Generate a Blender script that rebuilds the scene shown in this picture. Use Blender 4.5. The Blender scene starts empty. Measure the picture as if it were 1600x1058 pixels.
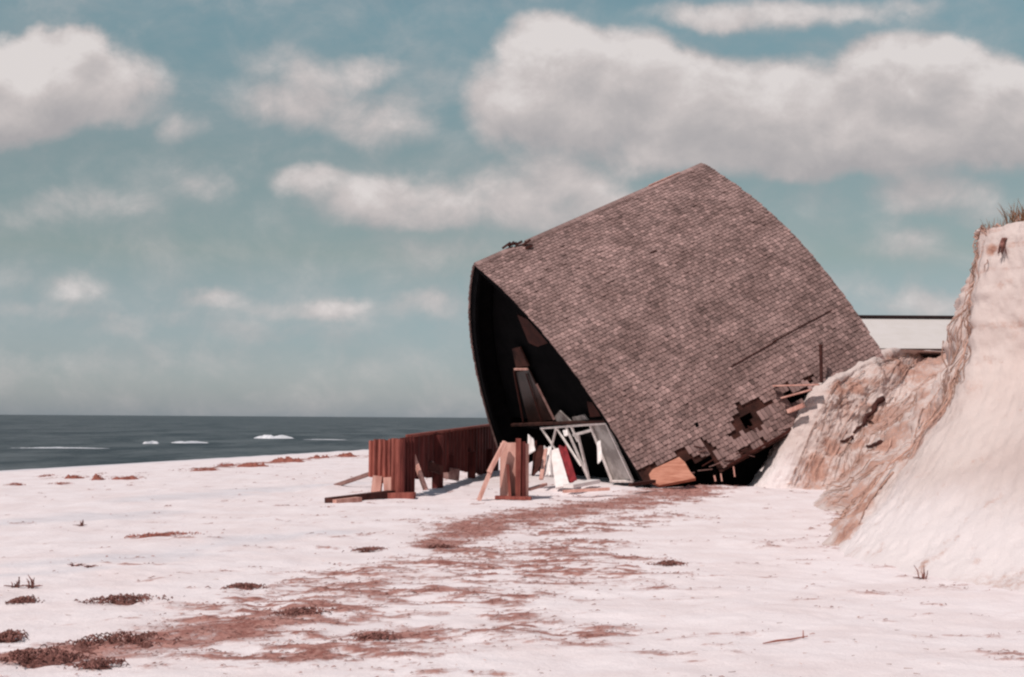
import bpy, math, random
import numpy as np
from mathutils import Vector, Matrix, Euler

# ------------------------------------------------------------------ camera
FPX = 2222.0                       # focal length in pixels of the 1600 px wide photograph
PITCH = math.atan((653.0 - 529.0) / FPX)
ROLL = 0.0065
C0 = np.array([0.0, 0.0, 1.7])
FWD = np.array([0, math.cos(PITCH), math.sin(PITCH)])
_r = np.array([1.0, 0, 0]); _u = np.cross(_r, FWD)
RT = _r * math.cos(ROLL) + _u * math.sin(ROLL)
UP = _u * math.cos(ROLL) - _r * math.sin(ROLL)
scene = bpy.context.scene
cam = bpy.data.cameras.new('camera'); camo = bpy.data.objects.new('camera', cam)
scene.collection.objects.link(camo)
camo.matrix_world = Matrix(((RT[0], UP[0], -FWD[0], C0[0]), (RT[1], UP[1], -FWD[1], C0[1]),
                            (RT[2], UP[2], -FWD[2], C0[2]), (0, 0, 0, 1)))
cam.sensor_width = 36.0; cam.lens = 36.0 * FPX / 1600.0
cam.clip_start = 0.1; cam.clip_end = 60000
scene.camera = camo
scene.render.resolution_x = 1024; scene.render.resolution_y = 677
scene.render.engine = 'CYCLES'
scene.cycles.pixel_filter_type = 'BLACKMAN_HARRIS'
scene.cycles.filter_width = 2.3

# ------------------------------------------------------------------ light and sky
SUN = Vector((-0.38, -0.50, 0.78)).normalized()
sd = bpy.data.lights.new('sun', 'SUN'); sd.energy = 3.25; sd.angle = math.radians(0.5); sd.color = (1.0, 0.915, 0.86)
so = bpy.data.objects.new('sun', sd); scene.collection.objects.link(so)
so.rotation_euler = SUN.to_track_quat('Z', 'Y').to_euler()
scene.view_settings.view_transform = 'Standard'; scene.view_settings.look = 'None'
scene.view_settings.exposure = 0.0; scene.view_settings.gamma = 1.0

def setin(nd, **kw):
    for k, v in kw.items(): nd.inputs[k].default_value = v

class NT:
    """small helper round a node tree"""
    def __init__(s, tree): s.t = tree; s.n = tree.nodes; s.l = tree.links
    def new(s, typ, **props):
        nd = s.n.new(typ)
        for k, v in props.items(): setattr(nd, k, v)
        return nd
    def put(s, sock, v):
        if hasattr(v, 'is_output') or hasattr(v, 'links'): s.l.new(v, sock)
        elif v is not None: sock.default_value = v
    def math(s, op, a, b=None, c=None, clamp=False):
        nd = s.new('ShaderNodeMath', operation=op); nd.use_clamp = clamp
        s.put(nd.inputs[0], a); s.put(nd.inputs[1], b)
        if c is not None: s.put(nd.inputs[2], c)
        return nd.outputs[0]
    def vmath(s, op, a, b=None, c=None):
        nd = s.new('ShaderNodeVectorMath', operation=op)
        s.put(nd.inputs[0], a)
        if b is not None: s.put(nd.inputs[1], b)
        if c is not None: s.put(nd.inputs[2], c)
        return nd.outputs['Value'] if op in ('DOT_PRODUCT', 'LENGTH') else nd.outputs['Vector']
    def ramp(s, fac, stops, interp='LINEAR'):
        nd = s.new('ShaderNodeValToRGB'); cr = nd.color_ramp; cr.interpolation = interp
        while len(cr.elements) < len(stops): cr.elements.new(0.5)
        for e, (p, c) in zip(cr.elements, stops):
            e.position = p; e.color = (c, c, c, 1) if isinstance(c, (int, float)) else (*c, 1)
        s.put(nd.inputs[0], fac); return nd.outputs[0]
    def mix(s, fac, a, b, blend='MIX'):
        nd = s.new('ShaderNodeMix', data_type='RGBA', blend_type=blend)
        s.put(nd.inputs[0], fac)
        for i, v in ((6, a), (7, b)):
            if isinstance(v, tuple) and len(v) == 3: v = (*v, 1)
            s.put(nd.inputs[i], v)
        return nd.outputs[2]
    def noise(s, vec, scale, detail=4, rough=0.55, dist=0.0, dim='3D'):
        nd = s.new('ShaderNodeTexNoise', noise_dimensions=dim)
        s.put(nd.inputs['Vector'], vec); setin(nd, Scale=scale, Detail=detail, Roughness=rough, Distortion=dist)
        return nd
    def smooth(s, x, a, b):
        nd = s.new('ShaderNodeMapRange', interpolation_type='SMOOTHSTEP')
        s.put(nd.inputs[0], x); s.put(nd.inputs[1], a); s.put(nd.inputs[2], b)
        return nd.outputs[0]

world = bpy.data.worlds.new('World'); scene.world = world; world.use_nodes = True
T = NT(world.node_tree); T.n.clear()
out = T.new('ShaderNodeOutputWorld'); bg = T.new('ShaderNodeBackground')
T.l.new(bg.outputs[0], out.inputs[0])
sky = T.new('ShaderNodeTexSky', sky_type='NISHITA'); sky.sun_disc = False
sky.sun_elevation = math.asin(SUN.z); sky.sun_rotation = math.atan2(SUN.x, SUN.y)
sky.air_density = 1.0; sky.dust_density = 1.0; sky.ozone_density = 1.0
geo = T.new('ShaderNodeTexCoord')
sep = T.new('ShaderNodeSeparateXYZ'); T.l.new(geo.outputs['Generated'], sep.inputs[0])
ay = T.math('MAXIMUM', T.math('ABSOLUTE', sep.outputs[1]), 0.05)
cu = T.math('DIVIDE', sep.outputs[0], ay); cv = T.math('DIVIDE', sep.outputs[2], ay)
elev = T.math('MAXIMUM', sep.outputs[2], 0.0)
tint = T.ramp(elev, [(0.0, (1.11, 1.24, 1.62)), (0.042, (0.88, 0.98, 1.17)), (0.113, (0.97, 0.93, 0.79)), (0.18, (1.08, 1.04, 0.81)), (0.275, (1.24, 1.36, 1.03)), (0.5, (0.7, 0.9, 0.85)), (1.0, (0.5, 0.65, 0.65))])
base = T.mix(1.0, sky.outputs[0], tint, 'MULTIPLY')
comb = T.new('ShaderNodeCombineXYZ'); T.l.new(cu, comb.inputs[0]); T.l.new(cv, comb.inputs[1])
uv = comb.outputs[0]
# billowing detail shared by all clouds
warp = T.noise(uv, 9.0, 3, 0.5)
wv = T.vmath('SUBTRACT', warp.outputs['Color'], (0.5, 0.5, 0.5))
warp2 = T.noise(uv, 30.0, 4, 0.6)
wv2 = T.vmath('SUBTRACT', warp2.outputs['Color'], (0.5, 0.5, 0.5))
uvw = T.vmath('MULTIPLY_ADD', wv2, (0.022, 0.018, 0.0), T.vmath('MULTIPLY_ADD', wv, (0.045, 0.036, 0.0), uv))
def cl(px, py): # direction of a cloud as tangents of azimuth and height
    return ((px - 800) / FPX, (653 - py) / FPX)
CL = [ # centre, half sizes, weight
 (50,120,125,70,1.35),(0,155,140,60,1.2),(105,85,55,50,1.05),(150,125,85,65,.8),(205,125,60,55,.42),(70,168,170,32,.7),
 (865,90,95,68,1.15),(870,150,130,75,1.1),(970,115,110,75,1.15),(1080,150,120,75,1.1),(1200,165,150,80,1.1),
 (1420,125,125,72,1.15),(1350,195,210,65,1.1),(1540,170,130,80,1.1),(1110,220,170,50,.85),(1610,215,120,45,.8),(1130,105,45,35,.7),(1225,110,45,40,.8),
 (1285,240,230,28,.75),(880,210,100,50,.62),(1020,235,90,35,.6),
 (500,115,75,48,.45),(570,105,45,32,.6),(470,155,90,50,.5),(590,185,90,45,.45),(425,95,75,40,.3),(390,155,60,35,.35),(520,190,60,30,.35),(650,130,60,40,.22),
 (285,200,42,32,.36),(325,298,55,28,.28),(100,325,90,32,.34),(475,290,65,30,.5),(570,320,100,38,.55),(700,315,140,42,.6),(830,310,140,62,.62),(890,275,75,45,.55),(640,340,160,22,.45),(940,330,90,40,.5),
 (1250,6,220,24,.45),(1120,8,120,22,.5),(1470,295,85,42,.62),(1420,385,90,28,.3),(1440,465,75,26,.42),(1520,330,60,35,.3),
 (105,447,55,26,.34),(330,470,60,22,.42),(540,482,75,16,.40),(670,478,60,24,.4),(250,500,150,22,.26),(430,478,90,16,.28),(60,480,80,18,.25),(600,500,160,25,.2),(150,560,260,30,.2),(500,570,260,30,.18),(335,465,35,16,.4),(430,520,120,20,.26),(30,430,70,25,.22),(700,400,120,30,.25),(200,330,60,20,.2),(1330,440,60,25,.25),(230,395,120,25,.18),(600,430,120,25,.2)]
def field(vec, gain=1.0):
    tot = None
    for (px, py, a, b, w) in CL:
        w = w * (1.25 if w < .6 else 1.0)
        c = cl(px, py)
        m = T.vmath('MULTIPLY', T.vmath('SUBTRACT', vec, (c[0], c[1], 0.0)), (FPX / (a * 1.45), FPX / (b * 1.45), 0.0))
        q = T.math('MULTIPLY', T.math('MAXIMUM', T.math('SUBTRACT', 1.0, T.vmath('DOT_PRODUCT', m, m)), 0.0), w)
        tot = q if tot is None else T.math('SMOOTH_MAX', tot, q, 0.25)
    return tot
f1 = field(uvw)
n1 = T.noise(T.vmath('MULTIPLY', uv, (1.0, 1.25, 1.0)), 17.0, 9, 0.60, 0.25).outputs[0]
nlow = T.noise(uv, 6.0, 4, 0.5).outputs[0]
thin = T.math('MULTIPLY', T.math('SUBTRACT', n1, 0.5), 1.9)
dens = T.math('ADD', f1, T.math('MULTIPLY', thin, T.math('ADD', 0.25, T.math('MULTIPLY', T.math('MINIMUM', f1, 1.0), 0.35))))
veil = T.math('MULTIPLY', T.smooth(T.noise(T.vmath('MULTIPLY', uv, (1.0, 2.4, 1.0)), 5.0, 7, 0.62, 0.4).outputs[0], 0.42, 0.75), 0.28)
alpha = T.math('MAXIMUM', T.math('MULTIPLY', T.smooth(dens, 0.06, 0.66), 0.95), veil)
# lighter towards the sun side (up and left), grey beneath: the noise sampled a little towards the sun
off = T.vmath('ADD', uv, (-0.010, 0.016, 0.0))
n2 = T.noise(T.vmath('MULTIPLY', off, (1.0, 1.25, 1.0)), 17.0, 6, 0.60, 0.25).outputs[0]
relief = T.math('SUBTRACT', n1, n2)
f2 = field(T.vmath('ADD', uvw, (-0.006, 0.020, 0.0)))
lit = T.math('MULTIPLY', T.math('SUBTRACT', f1, f2), 0.9)
light = T.math('ADD', T.math('MULTIPLY', relief, 1.3), T.math('ADD', T.math('MULTIPLY', T.math('SUBTRACT', nlow, 0.5), 0.55), T.math('ADD', 0.42, T.math('ADD', lit, T.math('MULTIPLY', f1, 0.10)))))
ccol = T.ramp(light, [(0.0, (0.47, 0.445, 0.455)), (0.38, (0.56, 0.52, 0.52)), (0.70, (0.68, 0.62, 0.61)), (1.0, (0.84, 0.78, 0.765))])
# clouds are given in scene brightness; the sky node in its own, hence the division by its strength
SKY = 0.075
cscaled = T.mix(1.0, ccol, (1 / SKY * .88, 1 / SKY * .88, 1 / SKY * .88), 'MULTIPLY')
front = T.smooth(sep.outputs[2], -0.01, 0.004)
final = T.mix(T.math('MULTIPLY', alpha, front), base, cscaled)
T.l.new(final, bg.inputs[0]); bg.inputs[1].default_value = SKY
world.cycles.sampling_method = 'MANUAL'; world.cycles.sample_map_resolution = 512

# ------------------------------------------------------------------ helpers
def P(px, py, d):
    """world point seen at (px, py) of the photograph on the vertical plane y = d"""
    v = FWD * FPX + RT * (px - 800) - UP * (py - 529)
    return C0 + v * (d / v[1])
def project(p):
    d = np.asarray(p) - C0
    w = d @ FWD
    return 800 + FPX * (d @ RT) / w, 529 - FPX * (d @ UP) / w
col = scene.collection
rnd = random.Random(11)
def hashn(ix, iy, iz, seed):
    n = (ix * 374761393 + iy * 668265263 + iz * 2147483647 + seed * 1274126177) & 0x7fffffff
    n = ((n ^ (n >> 13)) * 1274126177) & 0x7fffffff
    n = (n ^ (n >> 16)) & 0xffff
    return n / 65535.0
def vnoise(x, y, z=None, seed=0):
    x = np.asarray(x, float); y = np.asarray(y, float); z = np.zeros_like(x) if z is None else np.asarray(z, float)
    xi = np.floor(x).astype(np.int64); yi = np.floor(y).astype(np.int64); zi = np.floor(z).astype(np.int64)
    fx = x - xi; fy = y - yi; fz = z - zi
    fx = fx * fx * (3 - 2 * fx); fy = fy * fy * (3 - 2 * fy); fz = fz * fz * (3 - 2 * fz)
    r = 0
    for dx in (0, 1):
        for dy in (0, 1):
            for dz in (0, 1):
                r = r + hashn(xi + dx, yi + dy, zi + dz, seed) * np.where(dx, fx, 1 - fx) * np.where(dy, fy, 1 - fy) * np.where(dz, fz, 1 - fz)
    return r
def fbm(x, y, z=None, seed=0, oct=5, gain=0.5):
    a = 1.0; s = 0; t = 0; f = 1.0
    for k in range(oct):
        s = s + a * vnoise(x * f, y * f, None if z is None else z * f, seed + k * 17); t += a; a *= gain; f *= 2.03
    return s / t
def sm(a, b, x):
    t = np.clip((x - a) / (b - a), 0, 1); return t * t * (3 - 2 * t)

class MB:
    def __init__(s): s.v = []; s.f = []; s.t = []
    def face(s, pts, tone=0.5):
        b = len(s.v); s.v += [tuple(p) for p in pts]; s.f.append(tuple(range(b, b + len(pts)))); s.t.append(tone)
    def box8(s, p, tone=0.5):
        b = len(s.v); s.v += [tuple(q) for q in p]
        for f in ((0, 3, 2, 1), (4, 5, 6, 7), (0, 1, 5, 4), (1, 2, 6, 5), (2, 3, 7, 6), (3, 0, 4, 7)):
            s.f.append(tuple(b + i for i in f)); s.t.append(tone)
    def bar(s, a, b, w, h, up=(0, 0, 1), tone=0.5, taper=1.0):
        a = Vector(a); b = Vector(b); d = (b - a).normalized(); u = Vector(up)
        if abs(d.dot(u)) > 0.98: u = Vector((1, 0, 0))
        x = d.cross(u).normalized(); z = x.cross(d).normalized()
        q = []
        for o, k in ((a, 1.0), (b, taper)):
            q += [o - x * w / 2 * k - z * h / 2 * k, o + x * w / 2 * k - z * h / 2 * k, o + x * w / 2 * k + z * h / 2 * k, o - x * w / 2 * k + z * h / 2 * k]
        s.box8(q, tone)
    def tube(s, pts, rad, n=6, tone=0.5):
        pts = [Vector(p) for p in pts]; b = len(s.v); m = len(pts)
        for i, p in enumerate(pts):
            d = (pts[min(i + 1, m - 1)] - pts[max(i - 1, 0)]).normalized()
            u = Vector((0, 0, 1)) if abs(d.z) < .9 else Vector((1, 0, 0))
            x = d.cross(u).normalized(); z = x.cross(d)
            r = rad[i] if isinstance(rad, (list, tuple)) else rad
            for k in range(n):
                a = 2 * math.pi * k / n
                s.v.append(tuple(p + x * math.cos(a) * r + z * math.sin(a) * r))
        for i in range(m - 1):
            for k in range(n):
                s.f.append((b + i * n + k, b + i * n + (k + 1) % n, b + (i + 1) * n + (k + 1) % n, b + (i + 1) * n + k)); s.t.append(tone)
        s.f.append(tuple(b + k for k in range(n))[::-1]); s.t.append(tone)
        s.f.append(tuple(b + (m - 1) * n + k for k in range(n))); s.t.append(tone)
    def grid(s, G, tone=0.5, closed=False):
        G = np.asarray(G); m, n = G.shape[:2]; b = len(s.v); s.v += [tuple(q) for q in G.reshape(-1, 3)]
        for i in range(m - 1):
            for j in range(n - 1 + (1 if closed else 0)):
                s.f.append((b + i * n + j, b + i * n + (j + 1) % n, b + (i + 1) * n + (j + 1) % n, b + (i + 1) * n + j)); s.t.append(tone)
    def build(s, name, mat, parent=None, smooth=False):
        me = bpy.data.meshes.new(name); me.from_pydata(s.v, [], s.f); me.materials.append(mat)
        at = me.attributes.new('tone', 'FLOAT', 'FACE'); at.data.foreach_set('value', np.array(s.t, dtype=np.float32))
        if smooth: me.polygons.foreach_set('use_smooth', [True] * len(s.f))
        me.update()
        o = bpy.data.objects.new(name, me); col.objects.link(o)
        if parent: o.parent = parent
        return o
def tag(o, label=None, cat=None, group=None, kind=None):
    if label: o['label'] = label
    if cat: o['category'] = cat
    if group: o['group'] = group
    if kind: o['kind'] = kind
    return o
def empty(name, loc=(0, 0, 0)):
    o = bpy.data.objects.new(name, None); o.location = loc; o.empty_display_size = .2; col.objects.link(o); return o
def gridmesh(name, G, mat, attrs=None, smooth=True):
    m, n = G.shape[:2]
    me = bpy.data.meshes.new(name)
    i = np.arange(m - 1)[:, None]; j = np.arange(n - 1)[None]
    F = np.stack([i * n + j, i * n + j + 1, (i + 1) * n + j + 1, (i + 1) * n + j], -1).reshape(-1, 4)
    me.vertices.add(m * n); me.vertices.foreach_set('co', G.reshape(-1).astype(np.float32))
    me.loops.add(F.size); me.loops.foreach_set('vertex_index', F.reshape(-1).astype(np.int32))
    me.polygons.add(len(F)); me.polygons.foreach_set('loop_start', (np.arange(len(F)) * 4).astype(np.int32))
    me.update(calc_edges=True)
    if smooth: me.polygons.foreach_set('use_smooth', np.ones(len(F), dtype=bool))
    for k, a in (attrs or {}).items():
        at = me.attributes.new(k, 'FLOAT', 'POINT'); at.data.foreach_set('value', a.reshape(-1).astype(np.float32))
    me.materials.append(mat); me.validate()
    o = bpy.data.objects.new(name, me); col.objects.link(o); return o

# ------------------------------------------------------------------ materials
def mat(name):
    m = bpy.data.materials.new(name); m.use_nodes = True
    t = NT(m.node_tree); b = t.n['Principled BSDF']
    return m, t, b
def simple(name, c1, c2, scale=6, rough=0.85, stretch=(1, 1, 1), bump=0.3, bscale=None, tone=0.5, spec=0.2, detail=6):
    """two colours mottled by noise, plus the per-face tone of each board or shingle"""
    m, t, b = mat(name)
    co = t.new('ShaderNodeTexCoord').outputs['Object']
    v = t.vmath('MULTIPLY', co, stretch)
    n = t.noise(v, scale, detail, 0.6).outputs[0]
    at = t.new('ShaderNodeAttribute', attribute_name='tone').outputs['Fac']
    c = t.mix(t.smooth(n, 0.3, 0.7), c1, c2)
    k = t.math('ADD', 1 - tone, t.math('MULTIPLY', at, 2 * tone))
    kk = t.new('ShaderNodeCombineColor')
    for i in range(3): t.l.new(k, kk.inputs[i])
    t.l.new(t.mix(1.0, c, kk.outputs[0], 'MULTIPLY'), b.inputs['Base Color'])
    b.inputs['Roughness'].default_value = rough; b.inputs['Specular IOR Level'].default_value = spec
    if bump:
        bp = t.new('ShaderNodeBump'); bp.inputs['Strength'].default_value = bump; bp.inputs['Distance'].default_value = 0.02
        t.l.new(t.noise(v, bscale or scale * 4, 5, .6).outputs[0], bp.inputs['Height']); t.l.new(bp.outputs[0], b.inputs['Normal'])
    return m

SANDC = (0.89, 0.79, 0.795)
def sand_mat(name, pale, pale2, brown, brown2, foot=(0.76, 0.67, 0.665)):
    m, t, b = mat(name)
    pos = t.new('ShaderNodeNewGeometry').outputs['Position']
    deb = t.new('ShaderNodeAttribute', attribute_name='debris').outputs['Fac']
    wet = t.new('ShaderNodeAttribute', attribute_name='wet').outputs['Fac']
    n1 = t.noise(pos, 0.9, 6, 0.6).outputs[0]
    n2 = t.noise(pos, 9.0, 6, 0.7).outputs[0]
    n3 = t.noise(pos, 60.0, 3, 0.7).outputs[0]
    c = t.mix(t.smooth(n1, 0.35, 0.7), pale, pale2)
    low = t.new('ShaderNodeAttribute', attribute_name='low').outputs['Fac']
    c = t.mix(t.smooth(t.math('ADD', low, t.math('MULTIPLY', t.math('SUBTRACT', n1, 0.5), 0.8)), 0.2, 0.9), c, foot)
    c = t.mix(t.math('MULTIPLY', t.smooth(n3, 0.55, 0.85), 0.35), c, brown2)
    c = t.mix(t.math('MULTIPLY', t.smooth(n2, 0.60, 0.78), 0.30), c, brown2)
    dd = t.math('ADD', deb, t.math('MULTIPLY', t.math('SUBTRACT', n2, 0.5), t.math('MULTIPLY', t.smooth(deb, 0.02, .4), 1.5)))
    dd = t.math('ADD', dd, t.math('MULTIPLY', t.math('SUBTRACT', n3, 0.5), t.math('MULTIPLY', t.smooth(deb, 0.02, .4), 0.7)))
    bc = t.mix(t.smooth(n2, 0.35, 0.65), brown, brown2)
    c = t.mix(t.smooth(dd, 0.12, 0.85), c, bc)
    c = t.mix(t.math('MULTIPLY', wet, 0.55), c, (0.50, 0.52, 0.58))
    t.l.new(c, b.inputs['Base Color'])
    b.inputs['Roughness'].default_value = 0.95; b.inputs['Specular IOR Level'].default_value = 0.1
    bp = t.new('ShaderNodeBump'); bp.inputs['Strength'].default_value = 0.5; bp.inputs['Distance'].default_value = 0.03
    h = t.math('ADD', t.noise(pos, 14, 6, 0.65).outputs[0], t.math('MULTIPLY', n3, 0.25))
    t.l.new(h, bp.inputs['Height']); t.l.new(bp.outputs[0], b.inputs['Normal'])
    return m
M_beach = sand_mat('beach_sand', SANDC, (0.82, 0.70, 0.695), (0.27, 0.105, 0.085), (0.50, 0.265, 0.23))
M_bluff = sand_mat('bluff_sand', (0.64, 0.53, 0.50), (0.56, 0.445, 0.415), (0.32, 0.15, 0.11), (0.52, 0.31, 0.25))
M_shingle = simple('weathered_shingle', (0.315, 0.203, 0.188), (0.19, 0.118, 0.108), 1.2, 0.9, bump=0.5, tone=0.45)
M_deck = simple('dark_sheathing', (0.075, 0.027, 0.020), (0.026, 0.010, 0.008), 3, 0.9, tone=0.5)
M_shade = simple('shade_black_lining', (0.0045, 0.004, 0.0045), (0.002, 0.002, 0.0025), 3, 0.95, spec=0.05, bump=.1)  # near black: the shade inside the house is put into the colour
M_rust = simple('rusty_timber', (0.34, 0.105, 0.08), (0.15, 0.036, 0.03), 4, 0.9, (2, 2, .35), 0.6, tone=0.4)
M_rustshade = simple('shaded_bulkhead_wood', (0.13, 0.03, 0.026), (0.055, 0.013, 0.012), 4, 0.9, (2, 2, .4), 0.6, tone=0.45)  # darker copy of the rust colour, shade painted in for faces turned from the sun
M_pinkwood = simple('sun_bleached_timber', (0.64, 0.37, 0.31), (0.44, 0.21, 0.17), 4, 0.9, (2, 2, .4), 0.6, tone=0.3)
M_greywood = simple('grey_driftwood', (0.30, 0.18, 0.16), (0.18, 0.09, 0.08), 6, 0.9, (1, 1, 1), 0.5, tone=0.3)
M_darkwood = simple('damp_dark_wood', (0.085, 0.030, 0.024), (0.045, 0.016, 0.014), 6, 0.9, (1, 1, 1), 0.5, tone=0.3)
M_redwood = simple('reddish_panel', (0.07, 0.018, 0.013), (0.035, 0.009, 0.007), 4, 0.8, tone=0.3)
M_white = simple('peeling_white_paint', (0.88, 0.80, 0.77), (0.62, 0.54, 0.52), 7, 0.7, tone=0.2, bump=.2)
M_bright = simple('bleached_white_panel', (0.86, 0.79, 0.77), (0.76, 0.66, 0.63), 7, 0.8, tone=0.2, bump=.2)
M_red = simple('faded_red_cloth', (0.30, 0.035, 0.04), (0.16, 0.02, 0.025), 7, 0.9, tone=0.3, bump=.5)
M_orange = simple('fresh_plywood', (0.56, 0.26, 0.185), (0.38, 0.145, 0.095), 3, 0.85, (1, 1, 7), 0.4, tone=0.2)
M_weed = simple('dry_seaweed', (0.13, 0.05, 0.042), (0.30, 0.14, 0.12), 15, 0.95, tone=0.45, bump=.5)
M_weedred = simple('red_seaweed', (0.42, 0.16, 0.12), (0.30, 0.10, 0.08), 15, 0.95, tone=0.45, bump=.5)
M_root = simple('dry_roots', (0.50, 0.32, 0.26), (0.30, 0.165, 0.13), 9, 0.95, tone=0.45, bump=.3)
M_straw = simple('scattered_straw', (0.40, 0.22, 0.19), (0.26, 0.12, 0.10), 15, 0.95, tone=0.35, bump=0)
M_grass = simple('dry_beach_grass', (0.30, 0.14, 0.08), (0.16, 0.10, 0.06), 5, 0.9, tone=0.5, bump=0)
M_wall = simple('white_stucco', (0.66, 0.60, 0.58), (0.62, 0.56, 0.53), 1.2, 0.8, tone=0.05, bump=.2)
M_fascia = simple('dark_fascia', (0.030, 0.015, 0.014), (0.020, 0.01, 0.01), 3, 0.8)
M_rail = simple('brown_planking', (0.22, 0.10, 0.075), (0.14, 0.06, 0.045), 2, 0.8, (1, 1, 6), tone=.5)
M_glass, _t, _b = mat('dirty_glass')
_b.inputs['Base Color'].default_value = (0.36, 0.33, 0.31, 1); _b.inputs['Roughness'].default_value = 0.25
_b.inputs['Transmission Weight'].default_value = 0.0; _b.inputs['Alpha'].default_value = 1.0
_n = _t.noise(_t.new('ShaderNodeTexCoord').outputs['Object'], 2.2, 5, .6).outputs[0]
_t.l.new(_t.mix(_t.smooth(_n, .35, .65), (0.17, 0.14, 0.13), (0.42, 0.38, 0.36)), _b.inputs['Base Color'])

M_glassdark = simple('dark_brown_glass', (0.035, 0.016, 0.013), (0.010, 0.006, 0.005), 2, 0.4, tone=.2)  # near-black brown pane colour
# ocean
M_sea, t, b = mat('sea_water')
pos = t.new('ShaderNodeNewGeometry').outputs['Position']
v1 = t.vmath('MULTIPLY', pos, (0.10, 0.32, 1))
w1 = t.noise(v1, 1.0, 8, 0.65).outputs[0]
w2 = t.noise(t.vmath('MULTIPLY', pos, (0.11, 0.035, 1)), 1.0, 9, 0.75).outputs[0]
t.l.new(t.mix(t.smooth(w2, .40, .60), (0.022, 0.032, 0.037), (0.10, 0.112, 0.117)), b.inputs['Base Color'])
setin(b, Roughness=0.42); b.inputs['Specular IOR Level'].default_value = 0.22
bp = t.new('ShaderNodeBump'); bp.inputs['Strength'].default_value = 1.0; bp.inputs['Distance'].default_value = 0.9
t.l.new(w1, bp.inputs['Height']); t.l.new(bp.outputs[0], b.inputs['Normal'])
M_foam = simple('sea_foam', (0.80, 0.78, 0.80), (0.55, 0.56, 0.60), 1.2, 0.8, bump=.4)

# ------------------------------------------------------------------ ground
SEA = -1.2
def beach_h(x, y):
    s = (x + 45 - 0.25 * y) / 1.03
    z = SEA + 1.2 * sm(0, 24, s) + np.minimum(s, 0) * 0.05
    z = np.maximum(z, -4.0)
    und = (fbm(x * .12, y * .08, seed=3, oct=3) - .5) * 0.16 + (fbm(x * .9, y * .6, seed=9, oct=4) - .5) * 0.055
    return z + und * sm(0, 10, s)
def ground_at(px, py):
    lo, hi = 4.0, 400.0
    for _ in range(40):
        mid = (lo + hi) / 2; q = P(px, py, mid)
        if q[2] > float(beach_h(np.array(q[0]), np.array(q[1]))): lo = mid
        else: hi = mid
    return P(px, py, lo)
def axis(segs):
    o = []
    for a, b_, st in segs: o += list(np.arange(a, b_, st))
    return np.array(sorted(set(np.round(o, 4))))
gx = np.concatenate([-np.geomspace(60, 14, 60), np.arange(-13.8, 12, 0.055), np.geomspace(12, 1500, 40)])
gx = np.concatenate([[-400., -200., -100.], gx])
gy = np.concatenate([np.linspace(-60, 6.5, 20), np.arange(6.8, 16, .05), 16 + np.cumsum(.05 + .0035 * np.arange(150)), ])
gy = np.concatenate([gy, gy[-1] + np.geomspace(.6, 3500, 90)])
X, Y = np.meshgrid(gx, gy)
Z = beach_h(X, Y)
def path_mask(X, Y, pts, w, seed, stretch=(.9, .9)):
    """distance to a polyline on the ground, feathered by noise"""
    best = np.full(X.shape, 1e9)
    for (a, b_) in zip(pts[:-1], pts[1:]):
        ax, ay_ = a[0], a[1]; dx, dy = b_[0] - ax, b_[1] - ay_
        L2 = dx * dx + dy * dy + 1e-9
        tt = np.clip(((X - ax) * dx + (Y - ay_) * dy) / L2, 0, 1)
        wl = a[2] * (1 - tt) + b_[2] * tt
        d = np.hypot(X - ax - tt * dx, Y - ay_ - tt * dy) / (wl * w)
        best = np.minimum(best, d)
    n = fbm(X * stretch[0], Y * stretch[1], seed=seed, oct=5, gain=.6)
    return np.clip(1.25 - best + (n - .5) * 2.2, 0, 1)
def gp(px, py, w): q = ground_at(px, py); return (q[0], q[1], w)
deb = np.zeros_like(X); wet = np.zeros_like(X)
bands = [ # strength, polyline of (px, py, half width in metres)
 (.95, [(-60,1045,.35),(100,1022,.5),(240,1005,.55),(400,975,.5)]),
 (.88, [(340,1000,.5),(500,955,1.1),(640,930,1.5),(760,908,1.8),(880,880,1.4)]),
 (.80, [(400,1030,.4),(560,1010,.9),(680,1000,1.1),(800,975,.9)]),
 (.60, [(240,1040,.15),(480,1044,.14),(640,1050,.25),(760,1056,.2)]),
 (.80, [(490,907,.4),(620,885,.6),(760,866,.8),(910,852,.8)]),
 (1.1, [(672,858,.3),(720,838,.6),(770,820,.9),(860,803,1.1),(960,788,1.3),(1060,772,1.1),(1160,758,.9),(1240,752,.5)]),
 (.65, [(700,862,.3),(800,856,.6),(910,850,.5)]),
 (.70, [(850,832,.7),(940,820,1.0),(1020,808,.9)]),
 (.45, [(560,818,.2),(660,812,.3),(760,808,.4)]),
 (.70, [(400,960,.8),(560,935,1.3),(760,905,1.7),(920,875,1.4)]),
 (.60, [(1262,830,.06),(1300,812,.25),(1330,790,.5),(1360,765,.7),(1330,750,.9)]),
 (.60, [(1180,752,.3),(1300,752,.9)]),
 (.85, [(300,735,.5),(420,722,1.0),(560,712,1.5)]),
 (.5, [(60,748,.6),(200,745,.8)]),
 (.45, [(190,842,.15),(250,839,.2),(310,836,.15)]), (.4, [(320,860,.2),(420,855,.2)]),
 (.45, [(130,940,.12),(190,938,.2),(260,936,.1)]), (.45, [(340,922,.1),(380,920,.18),(420,917,.1)]),
 (.45, [(200,915,.12),(300,895,.2),(420,885,.2)]), (.45, [(60,978,.12),(200,968,.15),(330,955,.15)]),
 (.40, [(560,835,.3),(660,828,.4)]), (.32, [(1180,850,.2),(1300,838,.2)]), (.35, [(900,930,.15),(1020,925,.2),(1120,918,.15)]), (.3, [(1040,1000,.1),(1160,990,.12),(1260,985,.1)]),
 (.35, [(1020,885,.1),(1070,882,.12)]), (.35, [(1440,925,.2),(1520,915,.4),(1620,918,.4)]),
]
strx = (0.75, 1.6)
near = (Y > 5) & (Y < 120) & (np.abs(X) < 30)
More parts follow.
